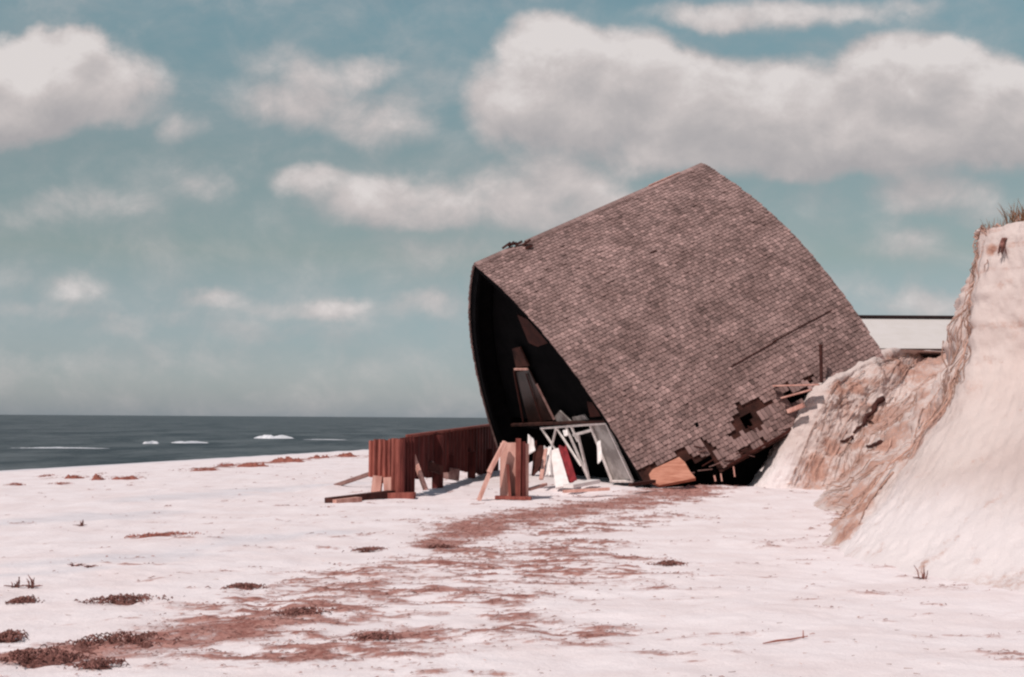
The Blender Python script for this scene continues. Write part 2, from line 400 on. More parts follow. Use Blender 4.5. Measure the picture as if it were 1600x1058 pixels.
Xn, Yn = X[near], Y[near]
dn = np.zeros(Xn.shape); dark = np.zeros(Xn.shape)
for k, (wt, pl) in enumerate(bands):
    pts = [gp(*q) for q in pl]
    pm = wt * path_mask(Xn, Yn, pts, 1.0, 40 + k, (1.3, 2.2)); dn = np.maximum(dn, pm)
    if wt > .9: dark = np.maximum(dark, pm)
spk = fbm(Xn * 1.4, Yn * 3.4, seed=77, oct=5, gain=.62)
dn = np.maximum(dn, .5 * sm(.60, .76, spk))
stk = fbm(Xn * .22 + Yn * .06, Yn * 1.5, seed=78, oct=6, gain=.6); dn = np.maximum(dn, .20 * sm(.5, .75, stk))
pat = fbm(Xn * 2.9 + 5, Yn * 5.2, seed=91, oct=5, gain=.78); pat2 = fbm(Xn * 1.1, Yn * 1.5, seed=92, oct=3); dn = dn * (.20 + 1.0 * sm(.41, .58, pat)) * (.65 + .5 * sm(.35, .6, pat2)); dn = np.maximum(dn, .72 * dark)
deb[near] = dn
wn = np.zeros(Xn.shape)
for k, pl in enumerate([[(-20,820,.5),(120,808,.9),(260,800,.5)],[(60,880,.5),(240,868,.7),(420,840,.5)],[(180,785,.6),(380,768,.8),(560,755,.5)],[(0,900,.3),(120,890,.3)],[(350,850,.3),(520,830,.4)]]):
    wn = np.maximum(wn, .55 * path_mask(Xn, Yn, [gp(*q) for q in pl], 1.0, 80 + k, (.5, 1.6)))
wet[near] = wn
sdist = (X + 45 - 0.25 * Y) / 1.03
wet = np.maximum(wet, 1.0 - sm(0.0, 2.2, sdist))
# sand piled a little where debris lies, drifts everywhere
fine = (fbm(X * 2.6, Y * 2.6, seed=21, oct=4, gain=.6) - .5) * 0.065 * (np.abs(X) < 14) * (Y < 60)
# a heap of sand at the mouth of the house and along its eave
def heap(cx, cy, r, h): return h * np.exp(-((X - cx) ** 2 + (Y - cy) ** 2) / r ** 2)
heaps = heap(1.2, 33.2, 1.0, .12) + heap(2.6, 32.9, .9, .10) + heap(5.0, 33.4, 1.3, .12) + heap(-2.6, 31.2, .6, .06)
Zb = Z + fine + heaps + deb * 0.03 * vnoise(X * 6, Y * 6, seed=5)
ground = gridmesh('beach', np.stack([X, Y, Zb], -1), M_beach, {'debris': deb, 'wet': wet})
tag(ground, kind='structure')
def gz(x, y): return float(beach_h(np.array(float(x)), np.array(float(y))))

# ocean sheet and breakers
me = MB(); S = 45000
me.face([(-S, -S, SEA), (S, -S, SEA), (S, S, SEA), (-S, S, SEA)])
tag(me.build('sea', M_sea), kind='structure')
def breaker(px, py, length, h, seed):
    hzy = 647.8 + .0065 * px
    d = (1.7 - SEA) * FPX / (py - hzy); c = P(px, py, d)
    m = MB(); G = []
    r = random.Random(seed)
    for i in range(61):
        u = i / 60; x = c[0] + (u - .5) * length
        env = max(0, math.sin(math.pi * u)) ** .6
        hh = h * env * (.35 + .9 * float(fbm(np.array(u * 9.0), np.array(seed * 3.1), seed=seed, oct=4)))
        row = []
        for j in range(9):
            a = j / 8; prof = math.sin(math.pi * a) ** 1.2
            row.append((x, c[1] + (a - .5) * 2.6 * env + math.sin(u * 7 + seed) * .5, SEA - .04 + hh * prof + .05 * r.random() * prof))
        G.append(row)
    m.grid(G); return m.build('breaking_wave', M_foam, smooth=True)
for px, py, le, h, sd_ in ((427,685,5.4,.55,1),(295,692,4.2,.22,2),(236,693,1.7,.3,3),(95,700,9,.08,4),(510,687,6,.08,5)):
    tag(breaker(px, py, le, h, sd_), kind='structure')

# ------------------------------------------------------------------ eroded sand bluff
# each section runs from the foot up over the edge; points are (x, y, z)
def sec(foot, shoulder, brink, top, tz):
    return [(foot[0] * 1.45 - shoulder[0] * .45, foot[1] * 1.45 - shoulder[1] * .45, -.14), (*foot, 0.10), shoulder, brink, (*top, tz)]
SECS = [
 sec((14, 5), (15.5, 7.8, 1.8), (16.0, 8.6, 3.7), (16.6, 9.4), 4.2),
 sec((9.8, 8), (12, 11.3, 2.0), (12.4, 12.1, 3.9), (13, 12.8), 4.3),
 sec((7.2, 10), (9.0, 14.6, 2.05), (9.3, 15.3, 4.0), (9.9, 15.8), 4.3),
 sec((5.7, 12.6), (7.5, 17.2, 2.15), (7.7, 17.8, 4.05), (8.3, 18.4), 4.33),
 sec((4.8, 15.2), (6.80, 18.7, 2.2), (7.02, 19.1, 4.24), (7.2, 19.5), 4.36),
 sec((4.35, 17.8), (6.2, 19.45, 2.15), (6.56, 19.75, 4.22), (6.74, 20.0), 4.36),
 sec((4.55, 19.6), (6.35, 20.3, 2.0), (6.76, 20.5, 4.1), (7.0, 20.9), 4.36),
 sec((5.1, 21.8), (6.6, 21.9, 1.7), (7.1, 22.1, 3.4), (7.6, 22.3), 4.3),
 sec((5.6, 24.5), (7.4, 24.8, 1.4), (8.4, 25.0, 3.0), (9.0, 25.2), 4.2),
 sec((6.2, 28), (8.0, 28.6, 1.2), (9.6, 29.2, 2.8), (10.6, 29.6), 4.0),
 sec((7.0, 31.5), (8.6, 32.8, 1.2), (10.4, 34.2, 2.6), (11.9, 35.4), 3.52),
 sec((7.6, 33.6), (8.7, 34.8, 1.3), (10.2, 36.4, 2.7), (11.7, 38.4), 3.50),
 sec((7.2, 34.4), (8.2, 35.2, 1.6), (9.3, 36.0, 2.7), (10.9, 38.4), 3.48),
 sec((6.7, 34.7), (7.5, 35.1, 1.7), (8.2, 35.5, 2.75), (9.9, 37.0), 3.50),
 sec((6.1, 34.9), (7.0, 35.45, 1.55), (7.75, 35.8, 2.65), (9.3, 37.2), 3.45),
 sec((6.0, 36.0), (7.0, 37.0, 1.4), (7.9, 37.8, 2.5), (9.2, 39.0), 3.40),
 sec((6.2, 39.5), (7.2, 40.3, 1.4), (8.2, 41.2, 2.5), (9.6, 42.3), 3.40),
 sec((7.0, 46), (8.4, 47, 1.4), (9.4, 48, 2.5), (11, 49), 3.3),
 sec((11, 60), (12.4, 61, 1.4), (13.4, 61.5, 2.5), (15, 62), 3.3),
 sec((35, 130), (36.4, 131, 1.4), (37.4, 131.5, 2.4), (39, 132), 3.0),
]
def catmull(Pp, tt):
    Pp = np.asarray(Pp, float); n = len(Pp)
    i = np.clip(np.floor(tt).astype(int), 0, n - 2); f = (tt - i)
    g = lambda k: Pp[np.clip(k, 0, n - 1)]
    f = f.reshape(f.shape + (1,) * (Pp.ndim - 1))
    p0, p1, p2, p3 = g(i - 1), g(i), g(i + 1), g(i + 2)
    # low tension keeps the corners between slope and scarp
    m1 = (p2 - p0) * .42; m2 = (p3 - p1) * .42
    return (2 * f**3 - 3 * f**2 + 1) * p1 + (f**3 - 2 * f**2 + f) * m1 + (-2 * f**3 + 3 * f**2) * p2 + (f**3 - f**2) * m2
SECS = np.array([np.array(s) for s in SECS])           # (n, 5, 3)
inl = []
for s in SECS:                                           # run on inland
    d = s[4] - s[1]; d[2] = 0; d /= np.linalg.norm(d) + 1e-9
    d = d * .35 + np.array([.9, .15, 0]); d[2] = 0
    e = [s[4] + d * k + np.array([0, 0, dz]) for k, dz in ((1.2, 0.03), (5, -.1), (25, -.5), (160, -.8))]
    inl.append(np.vstack([s, e]))
SECS = np.array(inl)                                     # (n, 9, 3)
nS = len(SECS)
ts = np.concatenate([np.linspace(0, 3, 90, endpoint=False), np.linspace(3, 16, 760, endpoint=False), np.linspace(16, nS - 1, 60)])
tv = np.concatenate([np.linspace(0, 1, 8, endpoint=False), np.linspace(1, 4, 150, endpoint=False), np.linspace(4, 8, 50)])
A = catmull(SECS, ts)                                    # (S, 9, 3)
B = catmull(np.swapaxes(A, 0, 1), tv)                    # (V, S, 3)
B = np.swapaxes(B, 0, 1)                                 # (S, V, 3)
du = np.gradient(B, axis=0); dv = np.gradient(B, axis=1)
N = np.cross(du, dv); N /= (np.linalg.norm(N, axis=2, keepdims=True) + 1e-9)
if N[400, 80, 0] > 0: N = -N                            # outwards: towards the sea
x, y, z = B[..., 0], B[..., 1], B[..., 2]
TS = ts[:, None] + 0 * x; TV = tv[None] + 0 * x
scarp = sm(1.85, 2.1, TV) * (1 - sm(4.0, 4.3, TV))        # the steep upper face
talus = sm(.9, 1.2, TV) * (1 - sm(1.9, 2.1, TV))
rough_w = sm(5.2, 6.2, TS) * (1 - .75 * sm(12.6, 13.4, TS)) * (1 - sm(16, 17, TS))
nA = fbm(x * .7, y * .7, z * .7, seed=61, oct=4) - .5
nB = fbm(x * 3.0, y * 3.0, z * 3.0, seed=62, oct=5, gain=.62) - .5
strata = vnoise(x * .5, y * .5, z * 7.5, seed=63) - .5
rills = np.abs(fbm(TS * 9.0, TV * .9, seed=64, oct=4) - .5)
disp = nA * (.22 + .75 * rough_w) * (.35 + .65 * scarp + .5 * talus * rough_w) + nB * (.13 + .05 * rough_w * (.6 + scarp)) + (fbm(x * 9, y * 9, z * 9, seed=71, oct=3) - .5) * (.055 + .03 * rough_w) \
     + strata * .05 * scarp - rills * .03 * talus + (fbm(x * 1.3, y * 1.3, z * 1.3, seed=65, oct=6, gain=.6) - .5) * .52 * rough_w * sm(1, 1.4, TV)
disp = disp * sm(.3, 1.1, TV) * (1 - .85 * sm(4.0, 5.0, TV))
Bd = B + N * disp[..., None]
x, y, z = Bd[..., 0], Bd[..., 1], Bd[..., 2]
bdeb = .34 * sm(.50, .72, fbm(x * 3.4, y * 3.4, z * 5, seed=66, oct=6, gain=.68))
bdeb = np.maximum(bdeb, rough_w * (1 - sm(12.2, 13.6, TS)) * (.24 + .42 * sm(.42, .68, fbm(x * 1.1, y * 1.1, z * 2.6, seed=67, oct=5))))
bdeb = np.maximum(bdeb, sm(5.4, 5.9, TS) * (1 - sm(7.5, 9, TS)) * sm(.38, .6, fbm(x * 3, y * 3, z * 1.2, seed=68, oct=5)) * .26)
bdeb = np.maximum(bdeb, .35 * scarp * (1 - rough_w) * sm(.66, .8, vnoise(x * .6, y * .6, z * 9, seed=69)))
_dq = Bd - C0; _w = _dq @ FWD; _ok = _w > 1; _w = np.where(_ok, _w, 1)
_sw = (_w, _ok, 800 + FPX * (_dq @ RT) / _w, 529 - FPX * (_dq @ UP) / _w)
def surf(px, py):
    """nearest visible point of the bluff for a pixel of the photograph"""
    w, ok, qx, qy = _sw
    e = np.hypot(qx - px, qy - py) + np.where(ok, 0, 1e6)
    m = e < max(e.min() * 1.5, 6)
    wm = np.where(m, w, 1e9); k = np.unravel_index(wm.argmin(), wm.shape)
    return k
for (px, py, r, wt) in [(1305,592,.55,.9),(1335,598,.4,.8),(1420,570,.7,.8),(1385,575,.45,.55),(1320,630,.35,.6),(1360,655,.35,.8),(1385,630,.3,.7),
        (1340,685,.45,.75),(1380,690,.5,.85),(1300,700,.45,.7),(1270,730,.5,.8),(1320,735,.55,.85),(1370,720,.5,.7),(1430,690,.4,.7),(1460,650,.35,.6),
        (1490,520,.16,.4),(1480,560,.2,.4),(1545,390,.10,1.0),(1340,790,.35,.9),(1320,820,.3,.9),(1360,750,.4,.9),(1395,715,.35,.8),
        (1500,915,.5,.35),(1580,915,.5,.4),(1440,880,.1,.7),(1520,600,.2,.3),(1410,655,.5,.4)]:
    k = surf(px, py); c = Bd[k]
    dd = np.sqrt(((Bd - c) ** 2).sum(2)) / r + (fbm(x * 4, y * 4, z * 4, seed=70, oct=4, gain=.6) - .5) * 1.6
    bdeb = np.maximum(bdeb, wt * np.clip(1.3 - dd, 0, 1))
bright = sm(12.9, 13.4, TS) * (1 - sm(15.5, 16, TS))
bdeb *= 1 - .85 * bright
bluff = gridmesh('sand_bluff', Bd, M_bluff, {'debris': bdeb, 'wet': bdeb * 0, 'low': (1 - sm(0.0, 1.6, z)) * (1 - .6 * rough_w)})
tag(bluff, kind='structure')

# roots and dead grass hanging down the broken edge: nobody could count them
m = MB(); r = random.Random(5)
def spath(s0, v0, s1, v1, n, lift=.02, wob=.15):
    pts = []
    ws = r.uniform(-1, 1) * wob; ph = r.uniform(0, 6)
    for i in range(n):
        u = i / (n - 1); s = s0 + (s1 - s0) * u + ws * math.sin(u * 4 + ph) * .25; v = v0 + (v1 - v0) * u
        si = int(np.clip(np.searchsorted(ts, s), 0, len(ts) - 1)); vi = int(np.clip(np.searchsorted(tv, v), 0, len(tv) - 1))
        q = Bd[si, vi] + N[si, vi] * (lift + .03 * math.sin(u * 9 + ph))
        pts.append(q)
    return pts
for k in range(470):
    zone = r.random()
    if zone < .3: s0 = r.gauss(5.8, .45); v0 = r.uniform(2.0, 3.9)
    elif zone < .5: s0 = r.uniform(6, 9); v0 = r.uniform(1.0, 2.6)
    elif zone < .92: s0 = r.uniform(8.5, 13.0); v0 = r.uniform(1.0, 3.9)
    else: s0 = r.uniform(3, 5.8); v0 = r.uniform(3.2, 3.9)
    ln = r.uniform(.15, .9) * (.35 if s0 < 5.7 else 1)
    v1 = max(1.0, v0 - ln)
    pts = spath(s0, v0, s0 + r.uniform(-.12, .12), v1, 7, lift=r.uniform(.005, .06))
    w = r.uniform(.004, .013)
    m.tube(pts, [w, w, w * .9, w * .8, w * .7, w * .5, w * .3], 4, r.random())
tag(m.build('hanging_roots', M_root), kind='stuff')

# individual exposed roots on the bank
def root_thing(pts, rad, label, matl=M_darkwood):
    mb = MB(); b_ = [rad * (1 - .6 * i / (len(pts) - 1)) * (1 + .25 * math.sin(i * 2.1)) for i in range(len(pts))]
    mb.tube(pts, b_, 8, .5)
    mid = pts[len(pts) // 2]; q = [mid, mid + np.array([.15, -.12, -.1]), mid + np.array([.25, -.2, -.3])]
    mb.tube(q, [rad * .5, rad * .35, rad * .15], 5, .4)
    o = mb.build('exposed_root', matl, smooth=True); tag(o, label, 'root', 'thick roots lying on the eroded bank'); return o
def along(pxs, lift=.02):
    out_ = []
    for i in range(len(pxs) - 1):
        for u in np.linspace(0, 1, 5, endpoint=False):
            px = pxs[i][0] * (1 - u) + pxs[i + 1][0] * u; py = pxs[i][1] * (1 - u) + pxs[i + 1][1] * u
            k = surf(px, py); out_.append(Bd[k] + N[k] * lift)
    k = surf(*pxs[-1]); out_.append(Bd[k] + N[k] * lift)
    o2 = np.array(out_)
    for _ in range(2): o2[1:-1] = (o2[:-2] + 2 * o2[1:-1] + o2[2:]) / 4
    return [q for q in o2]
root_thing(along([(1378,618),(1362,640),(1348,660),(1332,672)]), .075, 'dark thick root running diagonally down the middle of the eroded bank')
root_thing(along([(1376,688),(1360,693),(1350,697)]), .06, 'short dark root lying level below the long diagonal root')
root_thing(along([(1332,678),(1320,684),(1308,686)]), .05, 'small dark root end low on the bank near the house')
root_thing(along([(1395,735),(1370,762),(1350,790),(1340,815)], .01), .018, 'pale thin root curving down beside the red debris at the bluff foot', M_root)

# ------------------------------------------------------------------ beach house (pointed arch roof, tipped forward)
HX = [1.41968, 37.99451, 0.45015]; HR = (0.43412, 0.0515, -1.15909)
W, H, L, BU, SH = 4.36107, 5.80459, 7.5589, 0.10731, -0.12198
HM = np.array(Euler(HR, 'XYZ').to_matrix()); HO = np.array(HX)
house = empty('beach_house', HX); house.rotation_euler = HR
tag(house, 'wrecked beach house with a pointed arch shingle roof, tipped forward off the eroded bank', 'house')
CH = math.hypot(W, H); NX, NZ = H / CH, W / CH
def arch(t, side, y, off=0.0):
    s = 4 * BU * CH * t * (1 - t)
    ds = 4 * BU * CH * (1 - 2 * t)
    X_ = W * t + NX * s; Z_ = H * (1 - t) + NZ * s
    tx, tz = W + NX * ds, -H + NZ * ds; l = math.hypot(tx, tz)
    nx, nz = -tz / l, tx / l
    if t < .12: nx *= (t / .12 * .6 + .4); nz = math.sqrt(1 - nx * nx)
    X_ += nx * off; Z_ += nz * off
    return (side * X_ + SH * Z_, y, Z_)
def hw(p): return HM @ np.array(p) + HO
def inplane(px, py, yy):
    d = HM.T @ (FWD * FPX + RT * (px - 800) - UP * (py - 529)); o = HM.T @ (C0 - HO)
    return o + d * ((yy - o[1]) / d[1])
def inpoly(x_, y_, poly):
    c = False; j = len(poly) - 1
    for i in range(len(poly)):
        if (poly[i][1] > y_) != (poly[j][1] > y_) and x_ < (poly[j][0] - poly[i][0]) * (y_ - poly[i][1]) / (poly[j][1] - poly[i][1]) + poly[i][0]: c = not c
        j = i
    return c
HOLES = [
 [(-.1,.968),(.5,.972),(.9,.978),(1.2,.972),(1.6,.966),(1.95,.985),(1.95,1.2),(-.1,1.2)],
 [(2.62,1.0),(2.70,.972),(2.95,.962),(3.12,.945),(3.30,.93),(3.62,.935),(3.70,.965),(3.95,.965),(3.8,.985),(3.62,1.005),(3.5,1.035),(3.1,1.045),(2.85,1.035),(2.7,1.04)],
 [(4.25,.928),(5.5,.968),(5.5,.985),(4.7,.965),(4.35,.958)],
 [(4.30,.985),(4.5,.972),(5.3,.995),(5.3,1.03),(4.6,1.02),(4.35,1.008)],
 [(3.7,.975),(4.1,.965),(4.2,.985),(3.9,1.0)],
 [(2.5,1.05),(3.4,1.05),(3.5,1.07),(2.6,1.075)],
 [(1.7,1.018),(1.95,1.0),(2.2,1.012),(2.15,1.045),(1.95,1.04)],
 [(-.1,1.1),(9,1.1),(9,1.5),(-.1,1.5)],
]
PATCH = [(1.35,.975),(1.80,.985),(1.85,1.012),(1.5,1.02)]
TEND = 1.085
TORN = [[(2.95,.985),(3.1,.97),(3.35,.955),(3.45,.985),(3.2,1.01)], [(-.1,1.0),(.6,1.0),(1.3,1.015),(1.9,1.03),(1.9,1.2),(-.1,1.2)], HOLES[2], HOLES[3]]
def decked(yy, t): return not any(inpoly(yy, t, h) for h in TORN)
def missing(yy, t):
    if t < .88: return False
    a = (float(vnoise(np.array(yy * 5.0), np.array(t * 60.), seed=31)) - .5); b_ = (float(vnoise(np.array(yy * 5.0), np.array(t * 60.), seed=32)) - .5)
    yy = yy + a * .42; t = t + b_ * .022
    if inpoly(yy, t, PATCH): return False
    return any(inpoly(yy, t, h) for h in HOLES)
r = random.Random(3)
def shingles(side):
    mb = MB(); ph = r.random
    course = .0140; nrow = int(TEND / course); wdt = .125
    for i in range(nrow + 1):
        t1 = i * course; t0 = max(t1 - course * 1.25, 0); t1b = t1 + course * .98
        if t1b > TEND: break
        if i == 0: t0 = 0.0
        yy = -.03 - (.059 if i % 2 else .118) - r.random() * .012; wave = r.uniform(-.0012, .0012)
        while yy < L + .03:
            w = .118 * r.uniform(.93, 1.07); y0 = max(yy, -.035 + r.uniform(-.012, .012)); y1 = min(yy + w - .014, L + .035 + r.uniform(-.01, .01))
            yy += w
            if y1 - y0 < .03: continue
            ym = (y0 + y1) / 2; tm = (t1 + t1b) / 2
            if side > 0 and missing(ym, tm): continue
            if side > 0 and r.random() < .002 * (1 + 4 * (t1 > .85)): continue
            je = r.uniform(-.0018, .0018) + wave; lift = .046 + r.uniform(-.006, .008)
            if side > 0 and r.random() < .02: lift += .02
            tone = min(1, max(0, r.gauss(.5, .18))); 
            if r.random() < .03: tone = 1.0
            if r.random() < .03: tone = .15
            ta, tb = t0, t1b + je
            a0 = arch(ta, side, y0, .006); a1 = arch(ta, side, y1, .006); b0 = arch(tb, side, y0, lift); b1 = arch(tb, side, y1, lift)
            c0 = arch(tb, side, y0, lift - .034); c1 = arch(tb, side, y1, lift - .034); e0 = arch(ta, side, y0, -.004); e1 = arch(ta, side, y1, -.004)
            if side > 0: mb.box8([e0, c0, c1, e1, a0, b0, b1, a1], tone)
            else: mb.box8([e1, c1, c0, e0, a1, b1, b0, a0], tone)
    return mb
roof = shingles(1).build('shingle_roof', M_shingle, house)
shingles(-1).build('shingle_roof', M_shingle, house)
# board sheathing under the shingles, with the same holes torn through it
for side in (1, -1):
    mb = MB(); nt, ny = 56, 64
    for i in range(nt):
        for j in range(ny):
            t0, t1 = i * TEND / nt, (i + 1) * TEND / nt; y0, y1 = j * L / ny, (j + 1) * L / ny
            if side > 0 and not decked((y0 + y1) / 2, (t0 + t1) / 2): continue
            q = [arch(t0, side, y0, -.06), arch(t1, side, y0, -.06), arch(t1, side, y1, -.06), arch(t0, side, y1, -.06),
                 arch(t0, side, y0, -.012), arch(t1, side, y0, -.012), arch(t1, side, y1, -.012), arch(t0, side, y1, -.012)]
            if i == 0:
                q[0] = (SH * q[0][2], *q[0][1:]); q[3] = (SH * q[3][2], *q[3][1:])
            if side < 0: q = [q[3], q[2], q[1], q[0], q[7], q[6], q[5], q[4]]
            mb.box8(q, .3 + .4 * ((i * 7 + 3) % 5) / 5)
    mb.build('sheathing', M_shade if side < 0 else M_deck, house)
# laminated arch ribs inside, the first one at the very front edge
for k, yy in enumerate([.06, 1.3, 2.55, 3.8, 5.05, 6.3, L - .06]):
    mb = MB(); 
    for side in (1, -1):
        n = 26; G = []
        for i in range(n + 1):
            t = i / n * (1.045 if (k == 0 and side > 0) else 1.0)
            ring = []
            for (dy, of) in ((-.05, -.065), (.05, -.065), (.05, -.24), (-.05, -.24)):
                q = arch(t, side, yy + dy, of)
                if i == 0: q = (SH * q[2], q[1], q[2])
                ring.append(q)
            G.append(ring)
        mb.grid(G, .5, closed=True); mb.face(G[-1]); mb.face(G[0][::-1])
    mb.build('arch_rib', M_shade, house)
# ridge cap boards
caps = [MB(), MB()]
for j in range(38):
    mb = caps[j > 7]
    y0 = j * L / 38; y1 = y0 + L / 38 - .008
    if j in (6, 7): continue
    tn = r.uniform(.3, .7) if j < 29 or j > 31 else 1.0
    for side in (1, -1):
        q = [arch(0, side, y0, .032), arch(.022, side, y0, .044), arch(.022, side, y1, .044), arch(0, side, y1, .032)]
        q2 = [(a[0], a[1], a[2] + .018) for a in q]
        mb.box8(q + q2 if side > 0 else q[::-1] + q2[::-1], tn)
for mb in caps: mb.build('ridge_cap', M_shingle, house)
mb = MB()                                             # pale strip of bare ridge board
a = arch(.004, 1, 5.7, .075); b_ = arch(.004, 1, 6.75, .07); mb.bar(a, b_, .06, .03, tone=.8)
mb.build('ridge_strip', M_pinkwood, house)
mb = MB()                                             # broken lumps of flashing sticking out of the ridge
for yy, t_, s_ in ((1.02, .0, .16), (1.16, .004, .11), (1.34, .012, .13), (1.5, .03, .15), (1.46, .05, .13), (1.25, .0, .09)):
    c = arch(t_, 1, yy, .09); mb.bar((c[0] - s_ * .5, c[1] - s_ * .5, c[2]), (c[0] + s_ * .5, c[1] + s_ * .7, c[2] + r.uniform(-.04, .07)), .10, .06, tone=.5)
mb.build('torn_flashing', M_darkwood, house)
# lifted courses leave a long dark seam
for (ya, ta, yb, tb) in ((5.0, .805, 7.0, .80), (3.6, .815, 5.1, .808), (3.9, .31, 4.1, .312)):
    mb = MB(); mb.bar(arch(ta, 1, ya, .050), arch(tb, 1, yb, .050), .03 if ya > 3.8 or ya < 3 else .04, .02, tone=.5); mb.build('open_seam', M_darkwood, house)
mb = MB()                                             # eave board along the ragged bottom edge
mb.bar(arch(1.075, 1, 2.1, .02), arch(1.07, 1, 4.9, .02), .10, .05, tone=.5); mb.build('eave_board', M_redwood, house)
for k in range(16):                                   # splintered laths along the torn lower edge
    yy = r.uniform(.3, 4.9); t_ = r.uniform(.97, 1.08); q = arch(t_, 1, yy, .035); ln = r.uniform(.12, .45); an = r.uniform(-.5, .9)
    mb = MB(); mb.bar(q, (q[0] + .05 + r.uniform(-.05, .1), q[1] + ln * math.cos(an), q[2] - ln * math.sin(an)), r.uniform(.02, .05), .018, tone=r.random())
    mb.build('splinter', (M_redwood, M_darkwood, M_greywood)[k % 3], house)
# gable walls
def gable(yy, z0, matl, th=.06, name='gable_wall', shrink=-.24):
    mb = MB(); n = 22
    rim = []
    for i in range(n + 1):
        t = i / n; q = arch(t, 1, yy, shrink)
        if q[2] < z0: break
        rim.append((q, arch(t, -1, yy, shrink)))
    for k in range(len(rim) - 1):
        (a, b2), (c, d) = rim[k], rim[k + 1]
        f = lambda p, dy: (p[0], p[1] + dy, p[2])
        # boards between the two roof sides, wall split in courses
        mb.box8([f(a, 0), f(c, 0), f(d, 0), f(b2, 0), f(a, th), f(c, th), f(d, th), f(b2, th)], r.uniform(.3, .7))
    return mb.build(name, matl, house)
gable(L - .30, 0.0, M_shade)
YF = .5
front = gable(YF + .08, .78, M_shade, name='front_wall')
def fb(pa, pb, w, h, matl, name, tone=.5, parent=None, yy=YF, lift=0.0):
    mb = MB(); a = inplane(*pa, yy - lift); b2 = inplane(*pb, yy - lift); mb.bar(a, b2, w, h, up=(0, 1, 0), tone=tone)
    return mb.build(name, matl, parent or house)
def panel(poly, matl, name, th=.04, yy=YF, parent=None, tone=.5):
    q = [inplane(px, py, yy) for px, py in poly]; mb = MB(); n = len(q)
    f = [tuple(p) for p in q]; g = [(p[0], p[1] + th, p[2]) for p in q]
    mb.face(f, tone); mb.face(g[::-1], tone)
    for i in range(n): mb.face([f[i], g[i], g[(i + 1) % n], f[(i + 1) % n]], tone)
    return mb.build(name, matl, parent or house)
# reddish cladding left on the front wall, window openings with frames
panel([(808,492),(826,500),(848,520),(856,536),(840,542),(826,536)], M_redwood, 'wall_panel', yy=.42)
panel([(917,628),(932,630),(945,650),(922,652)], M_redwood, 'wall_panel', yy=.42)
panel([(800,545),(812,542),(826,572),(806,574)], M_deck, 'wall_panel', yy=.44)
win = panel([(806,582),(826,578),(862,656),(826,662)], M_glassdark, 'window', yy=.44)
fb((804,577), (824,577), .05, .05, M_pinkwood, 'window_frame', parent=win, yy=.41)
fb((838,600), (866,656), .045, .05, M_greywood, 'window_frame', parent=win, yy=.41)
fb((803,580), (818,662), .04, .04, M_redwood, 'window_frame', parent=win, yy=.41)
fb((822,584), (846,658), .03, .03, M_redwood, 'window_frame', parent=win, yy=.41)
panel([(866,652),(874,642),(893,660),(874,664)], M_glass, 'window', yy=.43)
panel([(894,652),(912,648),(921,660),(896,662)], M_glass, 'window', yy=.43)
fb((800,664), (948,658), .07, .08, M_deck, 'floor_beam', yy=.40)
# floor deck, and dark walls added under it to block light
mb = MB()
for k in range(20):
    y0 = YF + .1 + k * (L - .9) / 20; y1 = y0 + (L - .9) / 20 - .01
    mb.box8([(-4.15, y0, .62), (4.0, y0, .62), (4.0, y1, .62), (-4.15, y1, .62), (-4.15, y0, .72), (4.0, y0, .72), (4.0, y1, .72), (-4.15, y1, .72)], r.random())
mb.build('floor', M_shade, house)
mb = MB()                                             # joists and pads beneath the deck
for xx in (-3.6, -1.6, .4, 2.2, 3.7):
    mb.bar((xx, YF + .3, .52), (xx, L - .6, .52), .12, .18)
mb.build('floor_joists', M_shade, house)
for xx, dz in ((-3.4, -.3), (-.9, -.6)):
    mb = MB(); mb.bar((xx, 3.0, .5), (xx, 3.0, dz - 1.6), .3, .3); mb.build('foundation_pier', M_shade, house)
mb = MB(); mb.box8([(-4.1, 1.9, -1.6), (4.2, 1.9, -1.6), (4.2, 1.98, -1.6), (-4.1, 1.98, -1.6), (-4.1, 1.9, .62), (4.2, 1.9, .62), (4.2, 1.98, .62), (-4.1, 1.98, .62)])
mb.box8([(-4.5, 1.9, -3.2), (-4.4, 1.9, -3.2), (-4.4, L, -3.2), (-4.5, L, -3.2), (-4.5, 1.9, .9), (-4.4, 1.9, .9), (-4.4, L, .9), (-4.5, L, .9)])
mb.build('dark_backing_wall', M_shade, house)  # added dark walls, stop light showing under the left eave
mb = MB(); mb.box8([(3.55, .9, -1.6), (3.65, .9, -1.6), (3.65, L - .3, -1.6), (3.55, L - .3, -1.6), (3.55, .9, .9), (3.65, .9, .9), (3.65, L - .3, .9), (3.55, L - .3, .9)])
mb.build('dark_backing_wall', M_shade, house)  # added dark wall behind the torn right eave, keeps the tear black
mb = MB(); mb.box8([(-4.38, L - .22, -3.2), (3.9, L - .22, -3.2), (3.9, L - .12, -3.2), (-4.38, L - .12, -3.2), (-4.38, L - .22, .6), (3.9, L - .22, .6), (3.9, L - .12, .6), (-4.38, L - .12, .6)])
mb.build('dark_backing_wall', M_shade, house)  # added to shut out the sky behind the roof holes
